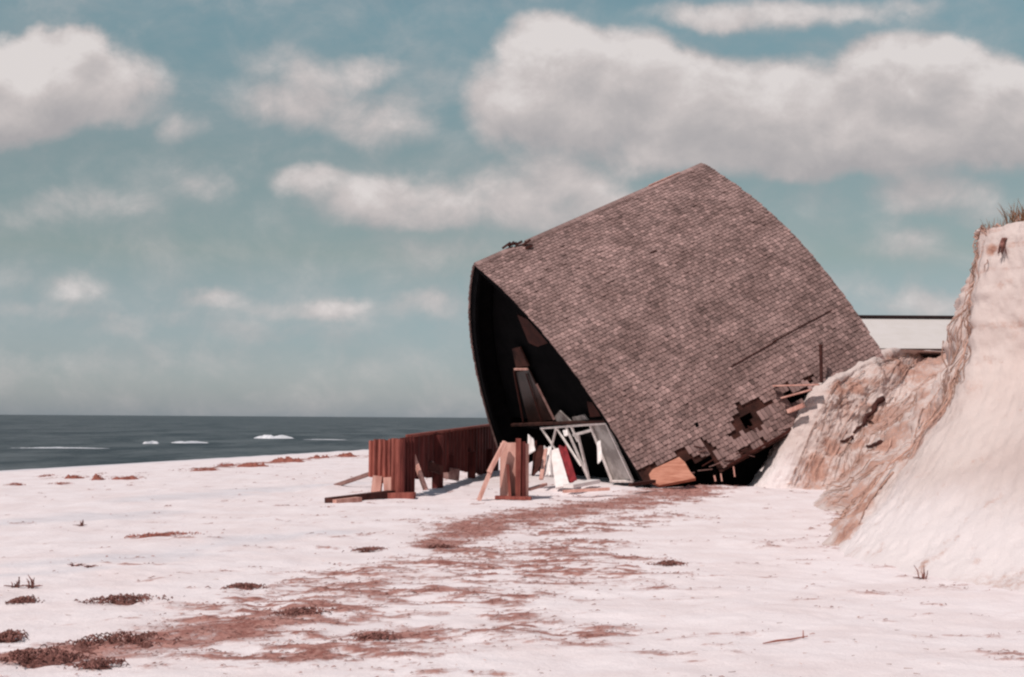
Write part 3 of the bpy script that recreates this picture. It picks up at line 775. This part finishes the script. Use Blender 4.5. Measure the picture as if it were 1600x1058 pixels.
# the white sliding door set below the beam
def door(poly, bars, label, panes):
    fr = empty('door'); fr.parent = house; fr['label'] = label
    mb = MB()
    for a, b2, w in bars: mb.bar(inplane(*a, .40), inplane(*b2, .40), w, .05, up=(0, 1, 0), tone=r.uniform(.4, .8))
    mb.build('door_frame', M_white, fr)
    for p in panes: panel(p, M_glass, 'door_pane', th=.02, yy=.44, parent=fr)
    return fr
door(None, [((845,669),(886,666),.05),((846,669),(874,712),.06),((869,668),(863,694),.04),((884,666),(920,750),.06)], 'broken white door frame hanging askew', [])
door(None, [((886,666),(947,661),.06),((896,680),(924,672),.07),((893,667),(903,690),.07),((903,680),(921,752),.08),((869,668),(908,728),.05)], 'white door frame with no glass', [])
door(None, [((922,664),(956,752),.06),((947,661),(989,752),.06),((954,752),(989,752),.05)], 'white door frame still holding a dirty pane', [[(924,665),(946,662),(987,751),(955,751)]])

# things lying at the mouth of the house
def sheet(pts, d, matl, name, label, cat, th=.03, group=None):
    q = [P(px, py, dd) for (px, py), dd in zip(pts, d)]
    q = [Vector(p) for p in q]; n = (q[1] - q[0]).cross(q[2] - q[0]).normalized() * th
    mb = MB(); mb.face(q, .6); mb.face([p + n for p in q][::-1], .6)
    for i in range(len(q)): j = (i + 1) % len(q); mb.face([q[i], q[i] + n, q[j] + n, q[j]], .5)
    o = mb.build(name, matl); return tag(o, label, cat, group)
def cloth(pts4, nu, nv, amp, matl, name, label, cat, seed):
    a, b2, c, d = [np.array(p) for p in pts4]; G = []
    nrm = np.cross(b2 - a, d - a); nrm /= np.linalg.norm(nrm)
    for i in range(nu + 1):
        u = i / nu; row = []
        for j in range(nv + 1):
            v = j / nv; q = (a * (1 - u) + b2 * u) * (1 - v) + (d * (1 - u) + c * u) * v
            q = q + nrm * amp * (math.sin(u * 7 + seed + v * 2) * .4 + 1.2 * (float(vnoise(np.array(u * 5.), np.array(v * 4.), seed=seed)) - .5))
            row.append(q)
        G.append(row)
    mb = MB(); mb.grid(G); o = mb.build(name, matl, smooth=True)
    so_ = o.modifiers.new('s', 'SOLIDIFY'); so_.thickness = .012
    return tag(o, label, cat)
cloth([P(825,678,32.6), P(834,686,32.6), P(836,704,32.4), P(824,712,32.4)], 8, 8, .02, M_bright, 'sheet', 'white sheet scrap added for the sunlit sand in the gap right of the square pile', 'cloth', 21)  # added white cloth stands in for sunlit sand beyond the gap
sheet([(860,704),(872,700),(890,758),(868,762)], [33.4,33.4,32.2,32.2], M_bright, 'board', 'bleached white board leaning in the doorway of the wrecked house', 'board', .05)
cloth([P(872,698,33.3), P(884,696,33.3), P(902,752,32.4), P(889,754,32.4)], 16, 14, .05, M_red, 'cloth', 'red cloth hanging beside the white board in the doorway', 'cloth', 3)
cloth([P(851,700,33.5), P(862,698,33.5), P(864,742,32.6), P(848,746,32.6)], 16, 14, .08, M_bright, 'curtain', 'crumpled white curtain left of the white board in the doorway', 'curtain', 5)
cloth([P(932,690,33.9), P(938,688,33.9), P(941,716,33.3), P(934,726,33.3)], 8, 12, .04, M_bright, 'gleam', 'narrow white rag added in place of daylight through the right hand empty door frame', 'gleam', 8)  # added cloth, its white plays the light seen through the opening
cloth([P(879,673,34.1), P(886,671,34.1), P(888,680,34.0), P(882,682,34.0)], 6, 6, .02, M_bright, 'gleam', 'tiny white rag added in place of daylight under the floor beam of the house', 'gleam', 9)  # another added white scrap for a spot of light from behind
cloth([P(835,690,33.9), P(850,696,33.9), P(846,738,32.8), P(831,742,32.8)], 14, 14, .09, M_redwood, 'carpet', 'dark red carpet sagging left of the white curtain', 'carpet', 11)
sheet([(850,702),(855,700),(848,748),(842,748)], [33.2,33.2,32.4,32.4], M_pinkwood, 'board', 'thin pink board standing between the dark carpet and the white curtain', 'board', .04)
mb = MB(); mb.bar(P(888,760,31.8), P(930,752,32.8), .26, .08, tone=.4); tag(mb.build('timber', M_bright), 'pale timber block lying in the sand under the door frames', 'timber')
mb = MB(); mb.bar(P(985,758,31.5), P(1022,752,32.2), .10, .07, tone=.4); tag(mb.build('timber', M_darkwood), 'short dark timber on the sand left of the orange plywood', 'timber')
mb = MB(); mb.bar(P(880,768,31.0), P(952,764,31.2), .12, .06, tone=.8); tag(mb.build('plank', M_pinkwood), 'pink plank half sunk in sand in front of the doorway', 'plank')
# orange plywood sheet under the torn eave
pl = [(1014,741),(1020,733),(1061,714),(1070,722),(1078,736),(1087,747),(1056,753),(1030,758),(1018,752)]
mb = MB(); q0 = P(1050, 740, 32.9); n_ = np.array([-.15, -.78, .6]); n_ /= np.linalg.norm(n_)
def onpl(px, py):
    d = FWD * FPX + RT * (px - 800) - UP * (py - 529); return C0 + d * (((q0 - C0) @ n_) / (d @ n_))
qs = [onpl(*p) for p in pl]; cc = sum(qs) / len(qs)
for i in range(len(qs)):
    a, b2 = qs[i], qs[(i + 1) % len(qs)]
    mb.face([cc, a, b2], .6); mb.face([cc - n_ * .10, b2 - n_ * .10, a - n_ * .10], .5); mb.face([a, a - n_ * .10, b2 - n_ * .10, b2], .4)
tag(mb.build('plywood_sheet', M_orange), 'ragged orange plywood sheet leaning under the torn eave of the house', 'plywood')
# splintered timbers that stick out of the roof where it meets the bank
def stick(a, da, b2, db, w, h, matl, name, label, cat, grp=None, tone=.6, taper=1.0):
    mb = MB(); mb.bar(P(*a, da), P(*b2, db), w, h, tone=tone, taper=taper); return tag(mb.build(name, matl), label, cat, grp)
stick((1208,603), 35.35, (1280,601), 35.0, .22, .035, M_pinkwood, 'plank', 'long level plank poking out of the roof above the bright sand', 'plank')
stick((1221,622), 35.25, (1268,609), 34.95, .20, .035, M_pinkwood, 'plank', 'shorter slanting plank just below the long level plank on the roof', 'plank')
stick((1231,643), 35.1, (1256,633), 34.9, .16, .10, M_pinkwood, 'timber', 'pink broken timber end beneath the two planks by the bank', 'timber')
mb = MB(); mb.tube([P(1283.5,598,35.6), P(1283,570,35.62), P(1282.5,541,35.65)], .045, 8); mb.tube([P(1282.5,541,35.65), P(1282.4,538.5,35.65)], .06, 8)
tag(mb.build('pipe', M_darkwood), 'dark upright pipe standing against the lower roof by the bank', 'pipe')
for i, (px, w) in enumerate([(1118, .04), (1148, .03), (1128, .03)]):
    y0 = 752 if i != 1 else 745
    mb = MB(); mb.bar(P(px, y0, 34.1), P(px - 2, y0 - (9, 16, 12)[i], 34.1), w, w, tone=.7)
    tag(mb.build('stake', M_pinkwood), ('short pale stake at the sand edge under the eave, nearest the plywood', 'tallest pale stake under the dark eave, farthest from the plywood', 'pale stake between two others under the dark eave')[i], 'stake', 'small stakes under the eave')

# ------------------------------------------------------------------ bulkhead, piles and boards
def corrugated(mb, p0, p1, pitch, depth, zt, zb, th=.05, jag=.0, seed=0):
    """trapezoid sheet piling from p0 to p1; zt, zb give top and bottom along it"""
    rr = random.Random(seed)
    p0 = np.array(p0, float); p1 = np.array(p1, float); Ls = np.linalg.norm(p1 - p0); d = (p1 - p0) / Ls; n = np.array([d[1], -d[0]])
    k = max(1, int(round(Ls / pitch))); pit = Ls / k
    for i in range(k):
        s = i * pit; tn = rr.uniform(.25, .75)
        offs = [(0, 0), (.15, 0), (.30, 1), (.65, 1), (.80, 0), (1.0, 0)]
        jb = rr.uniform(-1, 1) * jag; jt = rr.uniform(-1, 1) * .02
        for (u0, o0), (u1, o1) in zip(offs[:-1], offs[1:]):
            a = p0 + d * (s + u0 * pit) + n * o0 * depth; b2 = p0 + d * (s + u1 * pit) + n * o1 * depth
            f0 = (s + u0 * pit) / Ls; f1 = (s + u1 * pit) / Ls
            z0b, z1b, z0t, z1t = zb(f0) + jb, zb(f1) + jb, zt(f0) + jt, zt(f1) + jt
            bk = -n * th
            mb.box8([(a[0], a[1], z0b), (b2[0], b2[1], z1b), (b2[0] + bk[0], b2[1] + bk[1], z1b), (a[0] + bk[0], a[1] + bk[1], z0b),
                     (a[0], a[1], z0t), (b2[0], b2[1], z1t), (b2[0] + bk[0], b2[1] + bk[1], z1t), (a[0] + bk[0], a[1] + bk[1], z0t)], tn)
A0 = np.array([-2.25, 31.2]); A1 = np.array([-.45, 46.5])
bulk = empty('bulkhead_wall', (A0[0], A0[1], 0)); tag(bulk, 'long dark red wooden bulkhead running back behind the wrecked house', 'wall')
def sub(o, par):
    o.parent = par; o.matrix_parent_inverse = Matrix.Translation(-par.location); return o
mb = MB()
zt = lambda f: 1.27 + .20 * f; 
def zb(f):
    yv = A0[1] + f * (A1[1] - A0[1]); return float(np.interp(yv, [31.2, 33, 36.8, 41, 47], [.42, .30, .36, .12, -.25]))
corrugated(mb, A0, A1, .62, .07, zt, zb, jag=.05, seed=4)
sub(mb.build('plank_panel', M_rustshade), bulk)
mb = MB(); mb.bar((A0[0], A0[1], 1.29), (A1[0], A1[1], 1.50), .14, .06, tone=.5); sub(mb.build('cap_board', M_rust), bulk)
for (yv, zb_, w) in ((34.3, -.2, .26), (39.9, -.2, .22), (36.4, .3, .12), (43.5, -.2, .2)):
    f = (yv - A0[1]) / (A1[1] - A0[1]); xv = A0[0] + f * (A1[0] - A0[0]) + .12
    mb = MB(); mb.bar((xv, yv, zb_), (xv, yv, zt(f) - .03 if yv < 36 else .75), w, w, tone=.5); sub(mb.build('post', M_rustshade), bulk)
# return of sheet piles at the near end, lit by the sun
pile = empty('sheet_piling', (-2.6, 31.2, 0)); tag(pile, 'rusty corrugated sheet piling ending the bulkhead, torn at its lower left', 'sheet piling')
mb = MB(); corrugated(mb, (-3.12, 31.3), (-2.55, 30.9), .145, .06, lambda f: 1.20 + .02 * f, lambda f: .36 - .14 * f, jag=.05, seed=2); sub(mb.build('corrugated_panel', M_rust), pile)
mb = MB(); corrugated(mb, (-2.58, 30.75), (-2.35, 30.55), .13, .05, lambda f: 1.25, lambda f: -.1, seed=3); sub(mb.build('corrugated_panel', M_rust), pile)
mb = MB(); corrugated(mb, (-2.35, 30.55), (-2.12, 31.15), .16, .05, lambda f: 1.26, lambda f: -.1, seed=6); sub(mb.build('corrugated_panel', M_rustshade), pile)  # flank away from the sun, its shade put into the darker colour
mb = MB(); mb.bar((-2.95, 31.1, -.1), (-2.9, 31.12, .42), .34, .2, tone=.6); mb.bar((-2.62, 30.9, -.1), (-2.66, 30.92, .40), .3, .2, tone=.8); sub(mb.build('footing_stump', M_pinkwood), pile)
mb = MB(); mb.bar((-2.75, 30.5, .02), (-2.05, 30.45, .03), .34, .14, tone=.5); tag(mb.build('timber', M_rust), 'squat rusty timber lying at the foot of the sheet piling', 'timber')
stick((639,690), 31.0, (642,718), 31.0, .05, .05, M_pinkwood, 'stake', 'thin pale strip nailed upright beside the sheet piling', 'stake')
stick((643,705), 31.6, (665,765), 31.2, .10, .06, M_pinkwood, 'plank', 'pale plank leaning against the bulkhead right of the sheet piling', 'plank', tone=1.0)
stick((640,718), 33.0, (690,735), 33.6, .10, .20, M_darkwood, 'timber', 'dark beam hanging low across the gap under the bulkhead', 'timber')
stick((655,745), 33.4, (676,722), 33.8, .08, .08, M_greywood, 'timber', 'grey diagonal brace beneath the bulkhead', 'timber')
stick((687,737), 36.6, (716,742), 36.2, .10, .30, M_greywood, 'timber', 'grey block under the bulkhead halfway to the house', 'timber')
stick((742,736), 42.0, (743,718), 42.0, .18, .18, M_greywood, 'stump', 'grey stump standing before the far end of the bulkhead', 'stump')
stick((513,783), 28.9, (612,771), 30.6, .20, .13, M_darkwood, 'plank', 'dark heavy plank lying on the sand left of the sheet piling', 'plank')
stick((520,784), 28.85, (560,780), 29.4, .21, .09, M_pinkwood, 'plank', 'pink board end beside the dark heavy plank on the sand', 'plank')
stick((524,759), 34.6, (582,739), 34.0, .10, .09, M_greywood, 'pole', 'grey pole slanting from the sand up to the sheet piling', 'pole')
# the broken pile in front of the house, with its prop
pil = empty('timber_pile', (.0, 30.0, 0)); tag(pil, 'square red timber pile under the front corner of the house, sunlit on its left face', 'pile')
mb = MB(); a, b2, c = P(781, 778, 30.1), P(812, 778, 29.9), P(826, 778, 30.35)
def quadcol(mb, pts, zbot, ztop, tn):
    n = len(pts)
    for i in range(n):
        p, q = pts[i], pts[(i + 1) % n]; mb.face([(p[0], p[1], zbot), (q[0], q[1], zbot), (q[0], q[1], ztop[(i + 1) % n]), (p[0], p[1], ztop[i])], tn)
    mb.face([(p[0], p[1], ztop[i]) for i, p in enumerate(pts)], tn)
back = a + (c - b2)
quadcol(mb, [a, b2, c, back], -.2, [1.17, 1.19, 1.15, 1.12], .5)
sub(mb.build('post', M_pinkwood), pil)
mb = MB()
pw = P(809, 735, 29.86); mb.bar((pw[0], pw[1] + .06, -.2), (pw[0] + .01, pw[1] + .06, 1.27), .13, .11, tone=.5); sub(mb.build('side_board', M_rust), pil)
mb = MB(); mb.bar(P(818, 779, 29.95), P(817.5, 690, 29.95), .10, .10, tone=.5); sub(mb.build('side_board', M_rustshade), pil)  # dark colour here paints the shade of the pile's right face
mb = MB(); mb.bar(P(797, 778, 29.85), P(793, 726, 29.9), .30, .06, tone=.3); sub(mb.build('patch_board', M_rust), pil)
mb = MB(); mb.bar(P(774, 777, 29.8), P(830, 779, 29.7), .16, .07, tone=.6); tag(mb.build('timber', M_rust), 'rusty timber lying along the foot of the square pile', 'timber')
prop = empty('prop_plank', (-.6, 29.8, 0)); tag(prop, 'spliced pale plank propped slantwise against the left side of the square pile', 'plank')
for i, (p1, p2) in enumerate((((748, 782), (768, 732)), ((764, 738), (789, 690)))):
    mb = MB(); mb.bar(P(*p1, 29.7), P(*p2, 29.75 + .05 * i), .15, .07, tone=.7 + .2 * i); sub(mb.build('board', M_pinkwood), prop)
stick((826,765), 30.4, (852,757), 31.2, .10, .05, M_pinkwood, 'plank', 'pink plank lying right of the square pile', 'plank')

# ------------------------------------------------------------------ pale building behind the bank
bd = empty('white_roofed_house', (17, 70, 3.0)); tag(bd, 'low house with a broad white roof and dark ridge, beyond the eroded bank', 'house')
def bx(mb, x0, x1, y0, y1, z0, z1, tn=.5):
    mb.box8([(x0, y0, z0), (x1, y0, z0), (x1, y1, z0), (x0, y1, z0), (x0, y0, z1), (x1, y0, z1), (x1, y1, z1), (x0, y1, z1)], tn)
mb = MB(); bx(mb, 13.5, 31, 68.8, 79.2, 2.2, 5.05)
for xx in (13.5, 30.9): mb.box8([(xx, 68.8, 5.05), (xx + .1, 68.8, 5.05), (xx + .1, 79.2, 5.05), (xx, 79.2, 5.05), (xx, 73.9, 6.85), (xx + .1, 73.9, 6.85), (xx + .1, 74.1, 6.85), (xx, 74.1, 6.85)])
sub(mb.build('wall', M_rail), bd)
mb = MB()
for k in range(24):                                   # broad pale roofing sheets, two slopes
    x0 = 13.0 + k * .77; x1 = x0 + .769; tn = r.uniform(.45, .55)
    mb.box8([(x0, 68.2, 5.10), (x1, 68.2, 5.10), (x1, 74, 6.95), (x0, 74, 6.95), (x0, 68.2, 5.16), (x1, 68.2, 5.16), (x1, 74, 7.01), (x0, 74, 7.01)], tn)
mb.box8([(13, 74, 6.95), (31.5, 74, 6.95), (31.5, 79.8, 5.1), (13, 79.8, 5.1), (13, 74, 7.0), (31.5, 74, 7.0), (31.5, 79.8, 5.15), (13, 79.8, 5.15)])
sub(mb.build('roof', M_wall), bd)
mb = MB(); bx(mb, 12.9, 31.6, 73.8, 74.2, 7.02, 7.16); sub(mb.build('ridge', M_fascia), bd)
mb = MB(); bx(mb, 12.9, 31.6, 68.10, 68.18, 4.86, 5.14, .4); sub(mb.build('fascia', M_rail), bd)
mb = MB(); bx(mb, 12.9, 31.6, 67.9, 68.08, 5.06, 5.13, .1); sub(mb.build('gutter', M_darkwood), bd)

# ------------------------------------------------------------------ beach grass on the brink
def tuft(c, n, h, seed, label):
    rr = random.Random(seed); mb = MB()
    for k in range(n):
        a = rr.uniform(0, 6.28); bend = rr.uniform(.1, .7); hh = h * rr.uniform(.4, 1.0)
        b0 = np.array([c[0] + rr.uniform(-.10, .10), c[1] + rr.uniform(-.1, .1), c[2] - .03]); w = rr.uniform(.004, .008)
        lean = np.array([math.cos(a), math.sin(a), 0]) * bend * hh * .6 + np.array([-.25 * hh, 0, 0]) * rr.random()
        pts = [b0 + lean * (u ** 2) + np.array([0, 0, hh * u]) for u in (0, .3, .55, .8, 1)]
        mb.tube(pts, [w, w, w * .8, w * .6, w * .2], 3, rr.random())
    return tag(mb.build('beach_grass_tuft', M_grass), label, 'grass', 'dry grass tufts on the brink of the bluff')
def brink(px, back_=.10):
    e = []
    for si in range(len(ts)):
        if 3.2 < ts[si] < 6.8:
            vi = int(np.searchsorted(tv, 3.96)); q = Bd[si, vi]; e.append((abs(project(q)[0] - px), si))
    si = min(e)[1]; vi = int(np.searchsorted(tv, 4.0 + back_)); return Bd[si, vi]
LB = ['leftmost dry grass tuft at the very corner of the bluff top', 'second low dry grass tuft from the bluff corner', 'tall thin grass tuft above the dark root hole in the scarp',
      'middle reddish grass tuft along the bluff brink', 'dense reddish grass tuft right of the middle tuft on the brink', 'dry grass tuft second from the right frame edge on the bluff', 'rightmost dry grass tuft on the bluff at the frame edge']
for i, (px, n, h) in enumerate(((1538, 22, .38), (1551, 14, .26), (1566, 16, .56), (1577, 34, .34), (1587, 46, .36), (1596, 40, .36), (1606, 34, .5))):
    tuft(brink(px), n, h, 100 + i, LB[i])
k = surf(1566, 392); c = Bd[k]
mb = MB(); rr = random.Random(8)
for _ in range(26):
    p0 = c + N[k] * .02 + np.array([rr.uniform(-.03, .05), 0, .16]); p1 = c + N[k] * .06 + np.array([rr.uniform(-.08, .05), rr.uniform(-.03, .03), -.02 - .08 * rr.random()])
    mb.tube([p0, (p0 + p1) / 2 + N[k] * .03, p1], [.008, .007, .003], 4, rr.random())
tag(mb.build('root_clump', M_weed), 'dark clump of roots hanging just below the bluff brink', 'root clump')

# ------------------------------------------------------------------ wrack and debris on the beach
def wrack(px, py, wpx, hpx, matl, label, seed, dens=1.0, grp='seaweed clumps along the beach', rise=1.0, name='seaweed_clump', cat='seaweed'):
    c = ground_at(px, py); sc = c[1] / FPX; Wd = wpx * sc / 2; dpt = Wd * .45 + .08; hh = max(.03, hpx * sc * .55) * rise
    rr = random.Random(seed); mb = MB(); nu, nv = 30, 16; G = []
    u, v = np.meshgrid(np.linspace(-1, 1, nu + 1), np.linspace(-1, 1, nv + 1), indexing='ij')
    x_ = c[0] + u * Wd; y_ = c[1] + v * dpt + u * Wd * .25
    e = np.clip(1.15 - (u * u + v * v) - 1.5 * (fbm(x_ * 3.1, y_ * 4.3, seed=seed + 9, oct=3) - .35), 0, 1) * np.clip(2.2 * (1 - np.maximum(abs(u), abs(v))), 0, 1); n_ = fbm(x_ * 7 + seed, y_ * 7, seed=seed, oct=5, gain=.7)
    G = np.stack([x_, y_, beach_h(x_, y_) - .03 + hh * 1.5 * (e ** .6) * np.maximum(0, n_ * 2.1 - .45)], -1)
    mb.grid(G, .4)
    n = int(200 * dens * (1 + Wd))
    for k in range(n):
        u = rr.gauss(0, .42); v = rr.gauss(0, .42); x_ = c[0] + u * Wd; y_ = c[1] + v * dpt + u * Wd * .25; zz = gz(x_, y_) + rr.random() * hh * .8 * max(.1, 1 - u * u)
        a = rr.uniform(0, 6.28); l = rr.uniform(.012, .06); d = np.array([math.cos(a), math.sin(a), rr.uniform(-.3, .5)]) * l; p = np.array([x_, y_, zz + .01])
        mb.tube([p - d / 2, p + np.array([0, 0, .015]), p + d / 2], [.003, .006, .002], 4, rr.random())
    return tag(mb.build(name, matl), label, cat, grp)
WR = [(35,944,46,16,M_weed,'dark rounded lump of seaweed on the sand at the left edge'),
 (380,921,66,13,M_weed,'short dark seaweed clump alone on clean sand in the left foreground'),
 (192,940,122,12,M_weed,'long thin dark seaweed clump in the left foreground, pointing at the lump'),
 (175,1010,170,34,M_weed,'darkest big seaweed heap at the bottom left'),
 (60,1034,170,30,M_weed,'broad seaweed heap spreading to the bottom left corner'),
 (12,1000,55,18,M_weed,'seaweed clump cut by the left edge above the corner heap'),
 (155,1042,70,12,M_weed,'small seaweed scrap below the darkest heap'),
 (247,839,112,8,M_weedred,'thin reddish seaweed line in the middle of the pale beach'),
 (575,861,52,6,M_weed,'small dark seaweed scrap left of the dirty sand band'),
 (685,857,50,7,M_weed,'seaweed scrap at the lower end of the dark sand band'),
 (1045,883,48,8,M_weed,'small red brown seaweed scrap on the clean sand in front of the bluff'),
 (590,1000,70,8,M_weed,'seaweed scrap on the mottled sand at the bottom centre'),
 (470,960,80,8,M_weed,'flat seaweed scrap on the mottled band left of centre'),
 (588,1001,10,6,M_weed,None)]
for i, w in enumerate(WR):
    if w[5]: wrack(*w[:6], seed=300 + i)
WL = [(115,748,34,9,'red seaweed clump near the waterline, second from the left edge'), (153,750,20,14,'small upright red seaweed clump beside the waterline'),
 (200,749,56,7,'flat red seaweed clump between the small upright clump and the driftline'), (24,759,28,7,'red seaweed clump near the waterline at the left edge'), (72,745,30,5,'faint red seaweed patch near the waterline'),
 (320,736,50,8,'leftmost red clump of the long driftline'), (352,728,34,9,'red clump above the start of the driftline'), (395,730,60,10,'thick red clump in the first half of the driftline'),
 (450,722,60,10,'thickest red clump in the middle of the driftline'), (500,716,46,8,'red clump in the second half of the driftline'), (540,714,44,9,'red clump nearest the sheet piling at the driftline end'), (95,757,40,4,'thin red streak of seaweed below the waterline clumps')]
for i, w in enumerate(WL): wrack(w[0], w[1], w[2], w[3], M_weedred, w[4], 400 + i, .4, 'red seaweed clumps along the waterline', 1.1)
mb = MB(); a = ground_at(1192, 1008); b2 = ground_at(1262, 999); up_ = np.array([0, 0, .012])
mb.tube([a + up_, a * .7 + b2 * .3 + up_ * 1.6, a * .4 + b2 * .6 + up_ * 1.4, b2 + up_ * 2], [.004, .009, .008, .004], 5, .5)
mb.tube([a * .1 + b2 * .9 + up_, a * .12 + b2 * .88 + np.array([.01, .02, .07])], [.006, .003], 4, .5)
tag(mb.build('dry_stalk', M_weedred), 'thin red stalk lying on the bare sand in the right foreground', 'stalk')
# plant stubs on the left sand
def stub(px, py, hpx, label, seed):
    c = ground_at(px, py); s = c[1] / FPX; rr = random.Random(seed); mb = MB()
    for k in range(6):
        a = rr.uniform(0, 6.28); h = hpx * s * rr.uniform(.5, 1.0) if k else hpx * s
        p0 = c + np.array([rr.uniform(-.03, .03), rr.uniform(-.03, .03), -.02]); p1 = p0 + np.array([math.cos(a) * h * .35, math.sin(a) * h * .3, h])
        mb.tube([p0, (p0 + p1) / 2 + np.array([.01, 0, .02]), p1], [.008, .006, .003], 4, rr.random())
    for k in range(10):
        a = rr.uniform(0, 6.28); l = rr.uniform(.05, .12); p0 = c + np.array([0, 0, .01]); mb.tube([p0, p0 + np.array([math.cos(a) * l, math.sin(a) * l, .012])], [.006, .003], 4, rr.random())
    return tag(mb.build('plant_stub', M_weed), label, 'plant', 'dead plant stubs on the sand')
for i, (px, py, h, lb) in enumerate(((24,918,20,'dead plant stub standing above the dark lump, the left one of two'), (50,918,24,'dead plant stub standing above the dark lump, the right one of two'),
        (117,885,9,'small bent plant stub on the sand, left of its twin'), (138,887,7,'small bent plant stub on the sand, right of its twin'),
        (148,1042,16,'short dark twig beside the scrap at the bottom left'), (125,822,12,'tiny plant stub alone in the middle of the pale left beach'), (1441,905,24,'red twig standing at the foot of the near bluff'))):
    stub(px, py, h, lb, 500 + i)
# litter: countless scraps of weed and straw over the stained sand
rr = random.Random(77); mb = MB()
mask = deb.copy(); mask[~near] = 0
fy, fx = np.where((mask > .22) & (Y < 48) & (np.abs(X) < 13))
wts = mask[fy, fx] / np.maximum(Y[fy, fx], 8) ** 1.2
area = np.gradient(gx)[fx] * np.gradient(gy)[fy]; wts = wts * area; wts /= wts.sum()
rs = np.random.default_rng(5); pick = rs.choice(len(fy), 8000, p=wts)
for q in pick:
    x_ = X[fy[q], fx[q]] + rr.uniform(-.04, .04); y_ = Y[fy[q], fx[q]] + rr.uniform(-.05, .05); z_ = Zb[fy[q], fx[q]] + .008
    a = rr.gauss(.3, .8); l = rr.uniform(.012, .05) * (.6 + .03 * y_); d = np.array([math.cos(a), math.sin(a), rr.uniform(-.1, .15)]) * l; p = np.array([x_, y_, z_]); w = rr.uniform(.002, .006) * (.6 + .03 * y_)
    mb.tube([p - d / 2, p + d * .1 + np.array([0, 0, l * .12]), p + d / 2], [w * .5, w, w * .4], 3, rr.random())
tag(mb.build('seaweed_litter', M_straw), kind='stuff')
# a few scraps on the clean sand too
mb = MB()
for k in range(260):
    px = rr.uniform(0, 1500); py = rr.uniform(790, 1058); c = ground_at(px, py)
    a = rr.uniform(0, 6.28); l = rr.uniform(.01, .06); d = np.array([math.cos(a), math.sin(a) , 0]) * l
    mb.tube([c - d / 2 + np.array([0, 0, .02]), c + d / 2 + np.array([0, 0, .02])], [.003, .0015], 3, rr.random())
tag(mb.build('straw_litter', M_root), kind='stuff')
